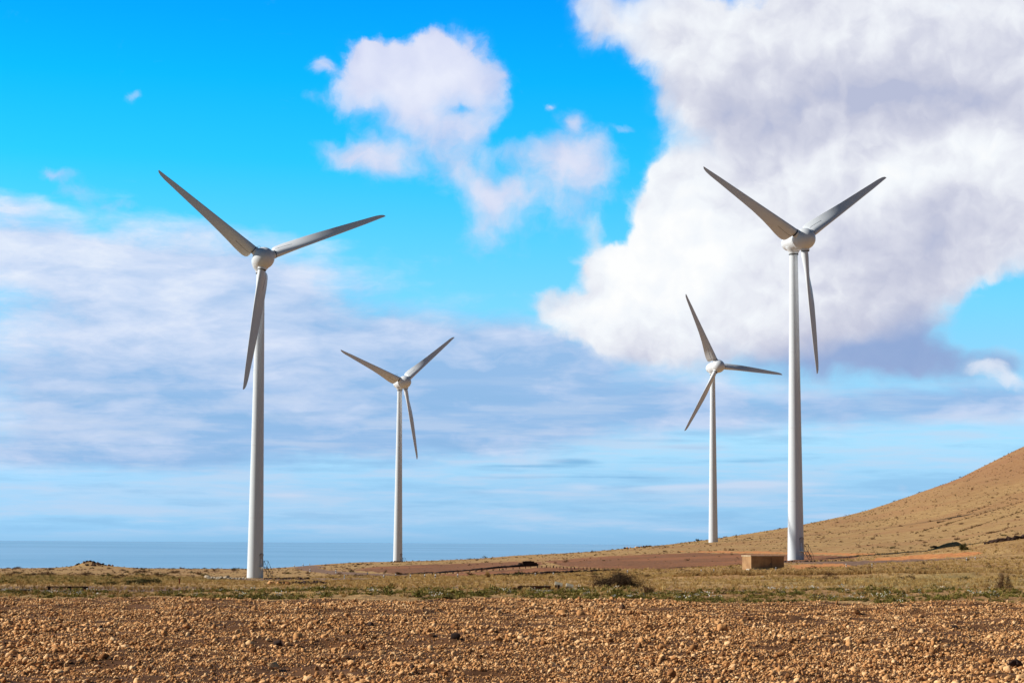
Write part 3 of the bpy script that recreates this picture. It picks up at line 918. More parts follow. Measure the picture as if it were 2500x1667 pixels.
def stone_mesh(name, seed, sub=2, flat=.75, rough=.28, angular=0.):
    r = np.random.default_rng(seed); v, f = ico(sub)
    d = np.ones(len(v))
    for k in range(9):
        a = r.normal(size=3); a /= np.linalg.norm(a); w = r.uniform(2, 7)
        d += rough * .35 * np.sin(v @ a * w + r.uniform(0, 6))
    p = v * d[:, None]
    for k in range(int(7 + 11 * angular)):           # chipped faces
        a = r.normal(size=3); a /= np.linalg.norm(a); h = r.uniform(.5, .82)
        s = p @ a; p = p - np.outer(np.maximum(0, s - h) * .85, a)
    p *= np.array([1, r.uniform(.65, .95), r.uniform(flat - .15, flat + .1)])
    return np_mesh(name, p, f, False)


def mat_stone(name, cols, rand=.5, sc=6.):
    mt, nt, b = new_mat(name); p = pos(nt)
    r = obj_random(nt); f = noise(nt, p, sc, 4, .65); f2 = noise(nt, p, 45, 3, .6)
    k = (f - .5) * 1.2 + (f2 - .5) * .7 + (r - .5) * rand + .5
    nt.links.new(ramp(nt, k, [(i / (len(cols) - 1), c) for i, c in enumerate(cols)]), b.inputs['Base Color'])
    b.inputs['Roughness'].default_value = .92; b.inputs['Specular IOR Level'].default_value = .15
    bump(nt, b, f2 + f, .5, .01)
    return mt


M['clod'] = mat_stone('dry_clod', [srgb(132, 86, 50), srgb(190, 135, 84), srgb(222, 167, 110), srgb(243, 200, 148)], .9)
M['lava'] = mat_stone('lava_stone', [srgb(38, 30, 28), srgb(66, 50, 44), srgb(96, 72, 60)])
M['pale'] = mat_stone('pale_stone', [srgb(140, 122, 102), srgb(188, 170, 146), srgb(216, 200, 176)])
M['brownrock'] = mat_stone('brown_rock', [srgb(84, 60, 46), srgb(124, 90, 66), srgb(156, 118, 86)])

stones = [stone_mesh('stone', 100 + i, 2, .74, .42, .5 + i % 3 / 2.) for i in range(14)]
for s in stones: s.materials.append(M['clod'])
proto_collection('stone', stones)


def polar_points(n, d0, d1, half, power=1.0):
    """n points, uniform per area when power is 1"""
    u = rng.random(n); e = 2.0 * power
    d = (d0 ** e + u * (d1 ** e - d0 ** e)) ** (1 / e)
    a = rng.uniform(-half, half, n)
    return d * np.sin(a), d * np.cos(a), d, a


# clods of earth and stones over the field
NST = 620000
x, y, d, a = polar_points(NST, 16, 59.5, R_(17.5), .85)
patch = vnoise(x / 1.3, y / 1.3, 31) * .6 + vnoise(x / .4, y / .4, 32) * .4
size = np.exp(rng.normal(math.log(.0132), .56, NST)) * (.75 + .6 * vnoise(x / 2.1, y / 2.1, 33)); size = np.clip(size, .0055, .085)
keep = (d < field_edge(a) + rng.normal(0, .35, NST)) & (rng.random(NST) < np.clip((patch - .20) * 2.6, np.where(size < .012, .55, .16), 1))
x, y, d, size = x[keep], y[keep], d[keep], size[keep]; n = len(x)
z = H(x, y) + size * .32
rot = np.stack([rng.normal(0, .35, n), rng.normal(0, .35, n), rng.uniform(0, 6.28, n)], -1)
scl = size[:, None] * rng.uniform(.8, 1.25, (n, 3))
scatter('stones', PROTO['stone'], 14, np.stack([x, y, z], -1), rot, scl, 'dry tan clods and small stones strewn over the whole foreground field', 'stones')


# leaves and blades
def tri_mesh(name, tris, mat):
    v = np.concatenate(tris); f = np.arange(len(v)).reshape(-1, 3)
    me = np_mesh(name, v, f); me.materials.append(mat); return me


def tuft_mesh(name, seed, n, h, spread, w, mat, bend=.4):
    r = np.random.default_rng(seed); T = []
    for i in range(n):
        a = r.uniform(0, 6.28); b0 = np.array([math.cos(a), math.sin(a), 0]) * r.uniform(0, spread * .35)
        hh = h * r.uniform(.5, 1.1); out = np.array([math.cos(a), math.sin(a), 0]) * r.uniform(.1, 1) * spread
        c = r.uniform(0, 6.28); s = np.array([math.cos(c), math.sin(c), 0]) * w * .5
        mid = b0 + out * .4 + np.array([0, 0, hh * .6]); tip = b0 + out * (1 + bend * r.random()) + np.array([0, 0, hh * r.uniform(.75, 1)])
        T.append(np.array([b0 - s, b0 + s, mid + s * .8])); T.append(np.array([b0 - s, mid + s * .8, mid - s * .8])); T.append(np.array([mid - s * .8, mid + s * .8, tip]))
    return tri_mesh(name, T, mat)


def leaf_tris(r, n, dims, leaf, clumps, squash=.35, aspect=.5, hollow=.35, floor=0.02):
    """little pointed leaves spread in clumps through the volume of a dome"""
    rx, ry, rz = dims
    cc = r.normal(size=(clumps, 3)); cc /= np.linalg.norm(cc, axis=1)[:, None]; cc[:, 2] = np.abs(cc[:, 2])
    cc *= r.uniform(hollow, .85, (clumps, 1))
    cs = r.uniform(.16, .34, clumps)
    k = r.integers(0, clumps, n)
    p = cc[k] + r.normal(size=(n, 3)) * cs[k][:, None] * .62
    p *= np.array([rx, ry, rz]); p[:, 2] = np.maximum(p[:, 2], floor)
    a = r.normal(size=(n, 3)); a[:, 2] = a[:, 2] * .7 + .4; a /= np.linalg.norm(a, axis=1)[:, None]
    b = np.cross(a, r.normal(size=(n, 3))); b /= np.linalg.norm(b, axis=1)[:, None]
    L = leaf * r.uniform(.6, 1.4, n)[:, None]
    return np.stack([p - a * L * .5 - b * L * aspect * .3, p + b * L * aspect * .5, p + a * L * .7, ], 1)


def twig_tris(r, n, dims, w):
    rx, ry, rz = dims; T = []
    for i in range(n):
        d = r.normal(size=3); d[2] = abs(d[2]) + .25; d /= np.linalg.norm(d); e = d * np.array([rx, ry, rz]) * r.uniform(.75, 1.12)
        m_ = e * .5 + r.normal(size=3) * .06 * rz; s = np.cross(d, r.normal(size=3)); s *= w / np.linalg.norm(s)
        T += [np.array([-s, s, m_ + s * .6]), np.array([-s, m_ + s * .6, m_ - s * .6]), np.array([m_ - s * .6, m_ + s * .6, e])]
    return np.array(T)


def shrub_mesh(name, seed, n, dims, leaf, clumps, mat, twigs=0, tw=.006, **kw):
    r = np.random.default_rng(seed)
    t = leaf_tris(r, n, dims, leaf, clumps, **kw)
    return tri_mesh(name, list(t), mat)


M['grass'] = mat_leaf('dry_grass', [srgb(130, 102, 58), srgb(178, 144, 86), srgb(208, 174, 110), srgb(222, 194, 134)])
M['straw'] = mat_leaf('straw', [srgb(140, 108, 64), srgb(184, 148, 92), srgb(212, 180, 124)])
M['weed'] = mat_leaf('green_weed', [srgb(88, 70, 38), srgb(102, 96, 40), srgb(138, 128, 56), srgb(176, 152, 92)])
M['scrub'] = mat_leaf('brown_scrub', [srgb(74, 52, 34), srgb(108, 78, 50), srgb(136, 102, 66)])
M['olive'] = mat_leaf('olive_scrub', [srgb(56, 52, 24), srgb(86, 80, 38), srgb(120, 106, 56)])
M['bushleaf'] = mat_leaf('bush_leaf', [srgb(56, 40, 24), srgb(86, 64, 38), srgb(114, 90, 54)])
M['twig'] = mat_leaf('dry_twig', [srgb(84, 58, 40), srgb(130, 98, 66), srgb(160, 128, 90)])
M['petal'] = mat_plain('white_petal', (.8, .8, .72), .6)

proto_collection('tuft', [tuft_mesh('tuft', 300 + i, 22, .26, .2, .016, M['grass']) for i in range(6)])
proto_collection('straw', [tuft_mesh('straw', 320 + i, 26, .42, .2, .02, M['straw']) for i in range(5)])
proto_collection('weed', [shrub_mesh('weed', 340 + i, 150, (.24, .24, .2), .045, 8, M['weed'], aspect=.9, hollow=.1) for i in range(5)])
proto_collection('brush', [shrub_mesh('brush', 360 + i, 160, (.5, .5, .36), .09, 9, M['scrub' if i < 4 else 'olive'], aspect=.6) for i in range(6)])
fl = []
for i in range(3):
    r = np.random.default_rng(380 + i); T = []
    for k in range(7):
        c = np.array([r.normal() * .14, r.normal() * .14, r.uniform(.16, .3)])
        for j in range(5):
            a0 = j * 1.2566; a1 = a0 + .9
            T.append(np.array([c, c + .028 * np.array([math.cos(a0), -.3, math.sin(a0)]), c + .028 * np.array([math.cos(a1), -.3, math.sin(a1)])]))
    fl.append(tri_mesh('bloom', T, M['petal']))
proto_collection('bloom', fl)


def place(x, y, size, zoff=0., jit=.25, tilt=.12):
    n = len(x); z = H(x, y) + zoff
    rot = np.stack([rng.normal(0, tilt, n), rng.normal(0, tilt, n), rng.uniform(0, 6.28, n)], -1)
    s = (size * np.exp(rng.normal(0, jit, n)))[:, None] * np.ones((1, 3))
    return np.stack([x, y, z], -1), rot, s


def zone_at(x, y):
    """zone index under scattered points"""
    d = np.hypot(x, y); a = np.arctan2(x, y)
    i = np.clip(np.searchsorted(DG, d) - 1, 0, len(DG) - 2); j = np.clip(np.searchsorted(AZ, a) - 1, 0, len(AZ) - 2)
    return zone[i, j]


# dry grass over the plain, thinning out with distance
n = 60000
x, y, d, a = polar_points(n, 59, 330, R_(16.5), .55)
k = (zone_at(x, y) == 0) & (rng.random(n) < np.clip(vnoise(x / 4., y / 4., 41) * 1.5 - .15 + .3 * vnoise(x / 1., y / 1., 42), .06, 1))
x, y, d = x[k], y[k], d[k]
scatter('dry_grass', PROTO['tuft'], 6, *place(x, y, .34 + d / 600.), 'short dry tan grass covering the plain beyond the stony field', 'grass')
# straw ridge on the right
n = 5200
c = rng.uniform(1640, 2620, n); yy = 128 - (c - 1700) * .012 + rng.normal(0, .8, n); xx = yy * np.tan(np.array([math.atan2(ray(q, 1390)[0], ray(q, 1390)[1]) for q in c]))
k = rng.random(n) < sstep(1600, 1850, c) * .9 + .1
scatter('straw_strip', PROTO['straw'], 5, *place(xx[k], yy[k], .62), 'strip of taller straw coloured grass running across the plain at right', 'grass')
# sparse dead stalks by the near track
n = 420
c = rng.uniform(-100, 560, n); dd = rng.uniform(63, 78, n); aa = np.arctan((c - 1250) / 5000)
scatter('dead_stalks', PROTO['straw'], 5, *place(dd * np.sin(aa), dd * np.cos(aa), .36, jit=.2), 'thin dead stalks standing along the grey track at left', 'dry stalks')
# green weeds along the field edge
n = 11000
x, y, d, a = polar_points(n, 57.5, 71, R_(16.5), 1)
fe = field_edge(a); k = (d > fe) & (rng.random(n) < np.exp(-((d - fe - 4) / 5.5) ** 2) * np.clip(vnoise(x / 1.6, y / 1.6, 51) * 2.6 - .75, 0, 1)) & (zone_at(x, y) != 3)
scatter('green_weeds', PROTO['weed'], 5, *place(x[k], y[k], .46, jit=.35), 'low green weeds growing along the far edge of the stony field', 'weeds')
kk = np.nonzero(k)[0]; kk = kk[rng.random(len(kk)) < .07]
scatter('daisies', PROTO['bloom'], 3, *place(x[kk], y[kk], .45, jit=.2), 'tiny white flowers dotted among the green weeds', 'flowers')
# green growth on the left plain
n = 18000
x, y, d, a = polar_points(n, 95, 290, R_(16.5), .7)
cpx = 1250 + 5000 * np.tan(a)
k = (cpx < 480) & (zone_at(x, y) == 0) & (rng.random(n) < np.clip(vnoise(x / 7., y / 7., 55) * 2.2 - .6, 0, 1) * sstep(480, 300, cpx))
scatter('green_growth', PROTO['weed'], 5, *place(x[k], y[k], .75, jit=.3), 'patchy low green growth on the plain at far left', 'weeds')
# small brush over plain and hillside
n = 30000
x, y, d, a = polar_points(n, 200, 1250, R_(17), .62)
zz = zone_at(x, y); k = ((zz == 0) & (rng.random(n) < np.clip(vnoise(x / 22., y / 22., 61) * 1.8 - .35, .1, 1))) | ((zz == 2) & (rng.random(n) < .10))
x, y, d = x[k], y[k], d[k]
for l0, l1, nn in [((2235, 1302), (2500, 1224), 200), ((2330, 1302), (2500, 1246), 130), ((2290, 1277), (2420, 1232), 80), ((2050, 1287), (2200, 1262), 60), ((2330, 1325), (2500, 1280), 80)]:
    hp = []
    for u in rng.random(nn): hp.append(hit(l0[0] + (l1[0] - l0[0]) * u, l0[1] + (l1[1] - l0[1]) * u + rng.normal(0, .7)))
    x = np.append(x, [q.x for q in hp]); y = np.append(y, [q.y for q in hp]); d = np.hypot(x, y)
scatter('low_brush', PROTO['brush'], 6, *place(x, y, .30 + d / 3200., jit=.45), 'small dark tufts of brush speckled over the plain and the hillside', 'brush')


# ------------------------------------------------------------------ shrubs one can tell apart
def make_shrub(name, loc, seed, n, dims, leaf, clumps, mat, twigs, label, group=None, cat='shrub', rz=0., tw=.007, **kw):
    r = np.random.default_rng(seed)
    t = empty(name, loc, rz); tag(t, label, cat, group)
    link('foliage', tri_mesh('foliage', list(leaf_tris(r, n, dims, leaf, clumps, **kw)), M[mat]), None, t)
    link('stems', tri_mesh('stems', list(twig_tris(r, twigs, dims, tw)), M['twig']), None, t)
    return t


def copy_tree(o, loc, rz, sc, label=None, group=None):
    c = o.copy(); COL.objects.link(c); c.location = loc; c.rotation_euler = (0, 0, rz); c.scale = (sc,) * 3
    if label: c['label'] = label
    if group: c['group'] = group
    for ch in list(o.children):
        q = ch.copy(); COL.objects.link(q); q.parent = c
        for g in list(ch.children):
            s = g.copy(); COL.objects.link(s); s.parent = q
    return c


m = 1 / FPX
p = at(1508, 72); make_shrub('dry_bush', p, 1, 34000, (72 * 72 * m, .85, 46 * 72 * m), .045, 30, 'bushleaf', 90, 'biggest dry bush, a wide brown dome at the edge of the stony field', aspect=.4, hollow=.25)
p = at(1585, 63.5); make_shrub('dry_bush', p, 2, 2600, (30 * 63 * m, .35, 22 * 63 * m), .035, 10, 'scrub', 50, 'small brown bush in front of and right of the biggest dry bush', aspect=.4)
p = at(2449, 69); make_shrub('dry_bush', p, 3, 3400, (24 * 69 * m, .36, 44 * 69 * m), .035, 12, 'scrub', 60, 'tall thin twiggy bush near the right edge behind the green weeds', aspect=.4)
p = at(2412, 71); make_shrub('dry_bush', p, 4, 700, (24 * 71 * m, .3, 20 * 71 * m), .035, 8, 'grass', 60, 'pale sparse twiggy bush touching the left side of the tall thin bush', aspect=.3)
p = hit(350, 1427); make_shrub('dry_bush', p, 5, 3600, (46 * p.y * m, .8, 15 * p.y * m), .07, 16, 'olive', 40, 'long dark olive bush on the left plain behind the grey track')
p = hit(265, 1428); make_shrub('dry_bush', p, 6, 1500, (28 * p.y * m, .5, 9 * p.y * m), .06, 9, 'olive', 30, 'low dark bush just left of the long dark olive bush')
p = hit(2355, 1342); make_shrub('dry_bush', p, 7, 2400, (17 * p.y * m, 1.0, 16 * p.y * m), .15, 12, 'olive', 30, 'rounded green brown bush on the foot of the slope at right, beside a dark bank')
p = hit(1703, 1321); make_shrub('dry_bush', p, 8, 500, (6 * p.y * m, .6, 8 * p.y * m), .2, 6, 'olive', 12, 'tiny dark bush on the skyline left of the half hidden turbine')
p = hit(1150, 1405); make_shrub('dry_bush', p, 9, 900, (14 * p.y * m, .6, 7 * p.y * m), .12, 8, 'scrub', 16, 'little brown bush below the dark shadow strip in mid plain')
p = hit(975, 1402); make_shrub('dry_bush', p, 10, 1200, (13 * p.y * m, .6, 7 * p.y * m), .12, 8, 'scrub', 16, 'low brown bush at the thin left end of the dark shadow strip')
p = hit(1190, 1410); make_shrub('dry_bush', p, 11, 700, (8 * p.y * m, .4, 18 * p.y * m), .10, 7, 'straw', 26, 'upright orange tan dead plant standing below the dark shadow strip')
p = hit(2283, 1337); make_shrub('dry_bush', p, 12, 900, (12 * p.y * m, .7, 6 * p.y * m), .15, 7, 'scrub', 16, 'low brown bush left of the dark bank on the slope foot')

SH = [make_shrub('shrub', at(460, 420), 20 + i, 420, (.9, .9, .55), .13, 10, 'scrub' if i < 3 else 'olive', 14, 'low rounded brown shrub on the plain left of the tall left turbine', 'brown shrubs on the left plain') for i in range(4)]


def spread(n, c0, c1, d0, d1, s0, s1, label, group, zones=(0,), first=None):
    done = 0; tries = 0
    while done < n and tries < n * 30:
        tries += 1
        c = rng.uniform(c0, c1); dd = math.exp(rng.uniform(math.log(d0), math.log(d1)))
        p = at(c, dd)
        if zone_at(np.array([p.x]), np.array([p.y]))[0] not in zones: continue
        s = rng.uniform(s0, s1)
        if first: o = first.pop(0); o.location = p; o.scale = (s,) * 3; o.rotation_euler = (0, 0, rng.uniform(0, 6.28)); o['label'] = label; o['group'] = group
        else: copy_tree(SH[int(rng.integers(0, 4))], p, rng.uniform(0, 6.28), s, label, group)
        done += 1


spread(56, 10, 590, 250, 600, .5, 1.35, 'low rounded brown shrub on the plain left of the tall left turbine', 'brown shrubs on the left plain', first=list(SH))
spread(26, 650, 930, 230, 520, .4, .9, 'small brown shrub on the plain between the tall left turbine and the smaller one', 'brown shrubs in the middle plain')
spread(34, 1330, 1830, 120, 300, .25, .65, 'small brown shrub on the dry grass left of the concrete box', 'brown shrubs before the concrete box')
spread(60, 1950, 2500, 105, 300, .22, .6, 'small brown shrub on the dry grass in front of the right turbine', 'brown shrubs on the right plain')
spread(64, 1620, 2500, 345, 760, .4, 1.0, 'small dark shrub on the lower hillside at right', 'dark shrubs on the hillside')
spread(24, 930, 1600, 470, 640, .35, .8, 'small shrub on the low skyline ridge above the ploughed ground', 'shrubs along the low ridge')

# ------------------------------------------------------------------ concrete utility box beside the right turbine
pb = hit(1834, 1390.5)
sc = math.hypot(pb.x, pb.y) * m
M['concrete'] = mat_noise('tan_concrete', srgb(176, 138, 96), srgb(150, 114, 78), 1.3, .85, 6, .15, .02, world=False)
M['roofc'] = mat_noise('roof_slab', srgb(216, 196, 160), srgb(188, 166, 134), 2, .85, 6, .15, .02, world=False)
M['plinth'] = mat_noise('pale_plinth', srgb(214, 206, 190), srgb(180, 166, 146), 2, .85, 6, .15, .02, world=False)
bw, bh, bd = 4.35, 32 * sc, 2.7
ba = R_(20)
bt = empty('utility_box', pb, -R_(10) + 0); tag(bt, 'low tan concrete utility box with flat roof, beside the right turbine', 'utility building')
ang = -math.atan2(pb.x, pb.y) + R_(24)
bt.rotation_euler = (0, 0, ang)
mbx = MB().box((bw / 2, bd / 2, bh / 2 - .15), (bw, bd, bh + .3)); link('wall', mbx.mesh('wall'), M['concrete'], bt)
mbx = MB().box((bw / 2, bd / 2, bh + .055), (bw + .14, bd + .14, .11)); link('roof', mbx.mesh('roof'), M['roofc'], bt)
mbx = MB().box((-.05 + .9, -.3, -.06), (2.9, .95, .34)); link('plinth', mbx.mesh('plinth'), M['plinth'], bt)
mbx = MB().box((bw * .62, -.012, bh * .46), (1.9, .03, bh * .82)); dr = link('door', mbx.mesh('door'), M['concrete'], bt)
mbx = MB().box((bw * .62, -.035, bh * .46), (.03, .02, bh * .8)); link('door_gap', mbx.mesh('door_gap'), M['dark'], dr)
mbx = MB().box((bw * .62 - .14, -.06, bh * .45), (.04, .07, .2)); link('handle', mbx.mesh('handle'), M['steel'], dr)

# ------------------------------------------------------------------ marker posts
M['postwhite'] = mat_plain('post_white', (.8, .8, .78), .5)
M['postblack'] = mat_plain('post_black', (.02, .02, .022), .5)


def make_post(loc, label, group):
    t = empty('marker_post', loc); tag(t, label, 'marker post', group)
    b = MB().tube([(0, 0, -.1), (0, 0, .5)], .085, 10).tube([(0, 0, .5), (0, 0, .56)], [.085, .04], 10)
    link('post', b.mesh('post', True, 40), M['postwhite'], t)
    link('band', MB().tube([(0, 0, .2), (0, 0, .34)], .09, 10).mesh('band', True, 40), M['postblack'], t)
    return t


POSTS = [
    ('short white marker post beside the road bend left of the smaller left turbine', 'marker posts at the road bend', [(719, 1386), (740, 1382.5), (756, 1381.5), (757, 1395), (820, 1399), (897, 1404)]),
    ('short white marker post on the grass before the low end of the shadow strip', 'marker posts in mid plain', [(966, 1407), (841, 1411), (937, 1412), (1002, 1411), (1037, 1410), (1063, 1411), (1117.5, 1410)]),
    ('short white marker post on the plain below the row of dark stakes', 'marker posts below the stakes', [(1307, 1406), (1351, 1405), (1532, 1398)]),
    ('short white marker post on the dry grass left of the concrete box', 'marker posts left of the box', [(1712, 1398), (1743, 1396)]),
    ('short white marker post standing right in front of the concrete box', None, [(1894.5, 1391)]),
    ('short white marker post along the road right of the tall right turbine', 'marker posts on the right road', [(2066, 1382.5), (2129, 1382.5), (2360, 1369), (2381, 1366)]),
]
first = None
for lab, grp, lst in POSTS:
    for q in lst:
        loc = hit(*q)
        s = loc.length * 7.2 * m / .56
        s = min(max(s, .6), 1.35)
        if first is None: o = make_post(loc, lab, grp); first = o; o.scale = (s,) * 3
        else:
            o = copy_tree(first, loc, 0, s, lab, grp)
            if grp is None and 'group' in o: del o['group']

# red post on the left
p = hit(438, 1426)
t = empty('red_post', p); tag(t, 'thin reddish wooden stake standing alone left of the tall left turbine', 'stake')
M['redwood'] = mat_noise('red_wood', srgb(150, 72, 54), srgb(120, 56, 44), 8, .8, 3, .1, .01, world=False)
hh = 12 * p.y * m
link('shaft', MB().box((0, 0, hh / 2 - .05), (.055, .055, hh + .1), None, .9).mesh('shaft'), M['redwood'], t)
link('cap', MB().box((0, 0, hh + .02), (.085, .085, .05)).mesh('cap'), M['redwood'], t)

# ------------------------------------------------------------------ tower shadow built as dark stone strip and block; row of stakes
M['shadestone'] = mat_stone('dark_wall_stone', [srgb(34, 26, 24), srgb(58, 44, 38), srgb(84, 62, 52)], .4, 3.)  # dark tone stands in for tower shade; also colours the thin stone line


def stone_run(name, pts, hts, width, label, cat, mat, seed, size=.3):
    """rough wall of heaped stones along a path: one continuous lumpy body"""
    r = np.random.default_rng(seed); V = []; ns = 7; n = 0
    P = [Vector(p) for p in pts]
    L = [0.]
    for a, b in zip(P, P[1:]): L.append(L[-1] + (b - a).length)
    k = max(12, int(L[-1] / size)); F = []
    for i in range(k + 1):
        s = L[-1] * i / k
        x = np.interp(s, L, [q.x for q in P]); y = np.interp(s, L, [q.y for q in P]); h = np.interp(s, L, hts) * r.uniform(.72, 1.25)
        j = min(len(P) - 2, int(np.searchsorted(L, s, 'right') - 1)); t = (P[j + 1] - P[j]); t.z = 0; t.normalize(); nn = Vector((-t.y, t.x, 0))
        g = float(H(x, y)[0])
        w = width * r.uniform(.85, 1.15)
        for u, v in ((-.5, -.3), (-.46, .35), (-.36, .8), (0, 1.), (.36, .8), (.46, .35), (.5, -.3)):
            V.append((x + nn.x * u * w + r.normal() * .05, y + nn.y * u * w + r.normal() * .05, g + (h * v * r.uniform(.88, 1.12) if v > 0 else -.2)))
    for i in range(k):
        for q in range(ns - 1): F.append((i * ns + q, (i + 1) * ns + q, (i + 1) * ns + q + 1, i * ns + q + 1))
    F += [tuple(range(ns)), tuple(range(k * ns, k * ns + ns))[::-1]]
    me = bpy.data.meshes.new(name); me.from_pydata(V, [], F); me.update()
    o = link(name, me, M[mat]); tag(o, label, cat)
    return o


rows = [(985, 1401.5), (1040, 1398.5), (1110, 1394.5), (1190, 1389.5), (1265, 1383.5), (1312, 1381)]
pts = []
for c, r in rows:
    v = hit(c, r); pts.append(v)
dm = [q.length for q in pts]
stone_run('stone_wall', pts, [.12, .16, .22, .30, .42, .5], .7, 'long low dark strip of stones shaped as the left tower shadow across the mid plain', 'stone wall', 'shadestone', 3)  # dark strip stands in for the left tower's cast shadow
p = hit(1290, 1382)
t = empty('stone_ruin', p); tag(t, 'dark block shaped as the wide end of the left tower shadow', 'ruin')  # added block, no ruin: stands in for the left tower's cast shadow
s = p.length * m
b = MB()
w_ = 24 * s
link('wall', MB().box((0, 0, 5 * s), (w_ * 2 * .62, 1.6, 10 * s + .3), None, .96).mesh('wall'), M['shadestone'], t)  # added dark block gives the blob of cast shadow its shape
link('shadow_block_ends', None or MB().box((-w_ * .82, .1, 3 * s), (w_ * .5, 1.4, 6 * s + .3), None, .7).box((w_ * .75, 0, 3.6 * s), (w_ * .35, 1.3, 7 * s + .3), None, .7).mesh('shadow_block_ends'), M['shadestone'], t)
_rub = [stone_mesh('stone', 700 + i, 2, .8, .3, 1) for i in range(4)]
for q in _rub: q.materials.append(M['shadestone'])
link('shadow_block_top', None or MB().box((-.05 * w_, .1, 10.6 * s + .1), (w_ * .7, 1.1, 1.6 * s), None, .8).mesh('shadow_block_top'), M['shadestone'], t)

M['stake'] = mat_noise('stake_wood', srgb(64, 44, 36), srgb(40, 28, 24), 6, .9, 3, .1, .01, world=False)
ST = [(1035.6, 1402.5), (1056, 1402.2), (1074, 1401.2), (1092, 1400), (1106, 1399.8), (1118, 1398.5), (1147, 1396.5), (1162, 1395.5), (1176, 1394.5), (1189, 1393.6), (1204, 1392.8), (1219.5, 1391.7), (1235.6, 1389.8), (1252.5, 1389), (1268, 1387.4), (1283.5, 1386.4), (1296, 1386.2),
      (1312, 1385.6), (1323, 1385.3), (1334, 1385.2), (1343, 1385.3), (1351, 1386), (1359, 1386.6), (1367, 1387), (1376, 1387.4), (1385, 1388), (1394, 1388.3), (1403, 1388.8), (1413, 1389.2), (1424, 1389.7), (1433, 1390), (1442, 1390.3), (1452, 1390.8), (1462, 1391.2)]
sm = MB().box((0, 0, .13), (.16, .16, .40), None, .75).box((0, 0, .34), (.2, .18, .05)).mesh('stake'); sm.materials.append(M['stake'])
for q in ST:
    o = link('stake', sm); o.location = hit(*q); o.rotation_euler = (rng.normal(0, .06), rng.normal(0, .06), rng.uniform(0, 1.5))
    o.scale = (rng.uniform(.7, 1.),) * 3
    tag(o, 'short dark stake in the row below the dark shadow strip', 'stake', 'row of short dark stakes')

# dark hedge line below the stakes
pts = [hit(c, r) for c, r in [(1205, 1406), (1260, 1404), (1330, 1401), (1400, 1397.5), (1480, 1394), (1515, 1392)]]
# right turbine's tower shadow on the slope, built as a dark stone strip
pts2 = [hit(c, r) for c, r in [(2402, 1328.5), (2440, 1323), (2475, 1318), (2515, 1312)]]
stone_run('stone_wall', pts2, [.35, .55, .6, .6], .6, 'dark strip of stones shaped as the tower shadow climbing the slope at the right edge', 'stone wall', 'shadestone', 5)  # dark strip, no wall: stands in for the right tower's cast shadow
stone_run('stone_wall', pts, [.2, .3, .35, .35, .3, .2], .5, 'thin dark stone line on the grass, lying below the row of stakes', 'stone wall', 'shadestone', 6)


# ------------------------------------------------------------------ rocks one can count
def rock_set(name, mats, seeds):
    out = []
    for mt in mats:
        for s in seeds:
            me = stone_mesh(name, s, 3, .78, .3, 1.); me.materials.append(M[mt]); out.append(me)
    return out


RK_pale = rock_set('rock', ['pale'], [501, 502, 503, 504]); RK_dark = rock_set('rock', ['lava'], [511, 512, 513, 514, 515])
RK_brown = rock_set('rock', ['brownrock', 'clod'], [521, 522, 523])


def rock(me, loc, r, label, group=None, sink=.3):
    o = link('rock', me); o.location = Vector(loc) + Vector((0, 0, r * sink)); o.rotation_euler = (rng.normal(0, .3), rng.normal(0, .3), rng.uniform(0, 6.28))
    o.scale = (r * rng.uniform(.85, 1.2), r * rng.uniform(.8, 1.1), r * rng.uniform(.75, 1.1))
    return tag(o, label, 'rock', group)


pick = lambda L: L[int(rng.integers(0, len(L)))]
for i in range(30):
    c = 505 + 95 * (i + rng.random()) / 30; p = hit(c, 1413.5 + rng.normal(0, .5)); rock(pick(RK_pale), p, rng.uniform(.18, .42) * (1.2 if c < 560 else .9), 'pale boulder in the row just left of the tall left turbine', 'boulders left of the left turbine')
for i in range(38):
    c = 643 + 112 * (i + rng.random()) / 38; p = hit(c, 1413.0 + rng.normal(0, .5)); rock(pick(RK_dark), p, rng.uniform(.13, .3), 'dark boulder in the row just right of the tall left turbine', 'boulders right of the left turbine')
for i in range(34):
    c = 1908 + 155 * (i + rng.random()) / 34; p = hit(c, 1372 - .022 * (c - 1908) + rng.normal(0, .3)); rock(pick(RK_dark), p, rng.uniform(.1, .25), 'dark boulder in the row at the foot of the tall right turbine', 'boulders at the right turbine')
for i in range(36):
    u = rng.uniform(-1, 1); c = 735 + 66 * u; p = hit(c, 1426.5 - 3.5 * rng.random()); rock(pick(RK_dark), p, rng.uniform(.07, .16), 'dark lava stone in the heap below the left turbine, right of its foot', 'dark stone heap near the left turbine')
for i in range(12):
    c = rng.uniform(660, 702); p = hit(c, 1428 - 4 * rng.random()); rock(pick(RK_brown), p, rng.uniform(.08, .19), 'reddish stone at the left end of the dark heap below the left turbine', 'reddish stones by the dark heap')
for i in range(60):
    c = 228 + rng.normal(0, 20); dd = 600 + rng.normal(0, 5); p = at(c, dd - 3); rock(pick(RK_dark + RK_brown[:2]), p, rng.uniform(.22, .6), 'dark rock on the stony mound on the left skyline', 'rocks of the skyline mound')
for i in range(22):
    c = rng.uniform(130, 350); p = at(c, 602); rock(pick(RK_dark), p, rng.uniform(.2, .38), 'dark rock strung along the low rise beside the skyline mound', 'rocks along the left rise')
for i in range(16):
    pp = Vector((-29.47 - .9, 562.02 - 1.6, 0)); c = 970 + rng.normal(0, 6); p = at(c, 557.5 + rng.normal(0, .8)); rock(pick(RK_dark + RK_brown[:2]), p, rng.uniform(.2, .5), 'dark rock heaped at the foot of the smaller left turbine', 'rocks at the smaller turbine')
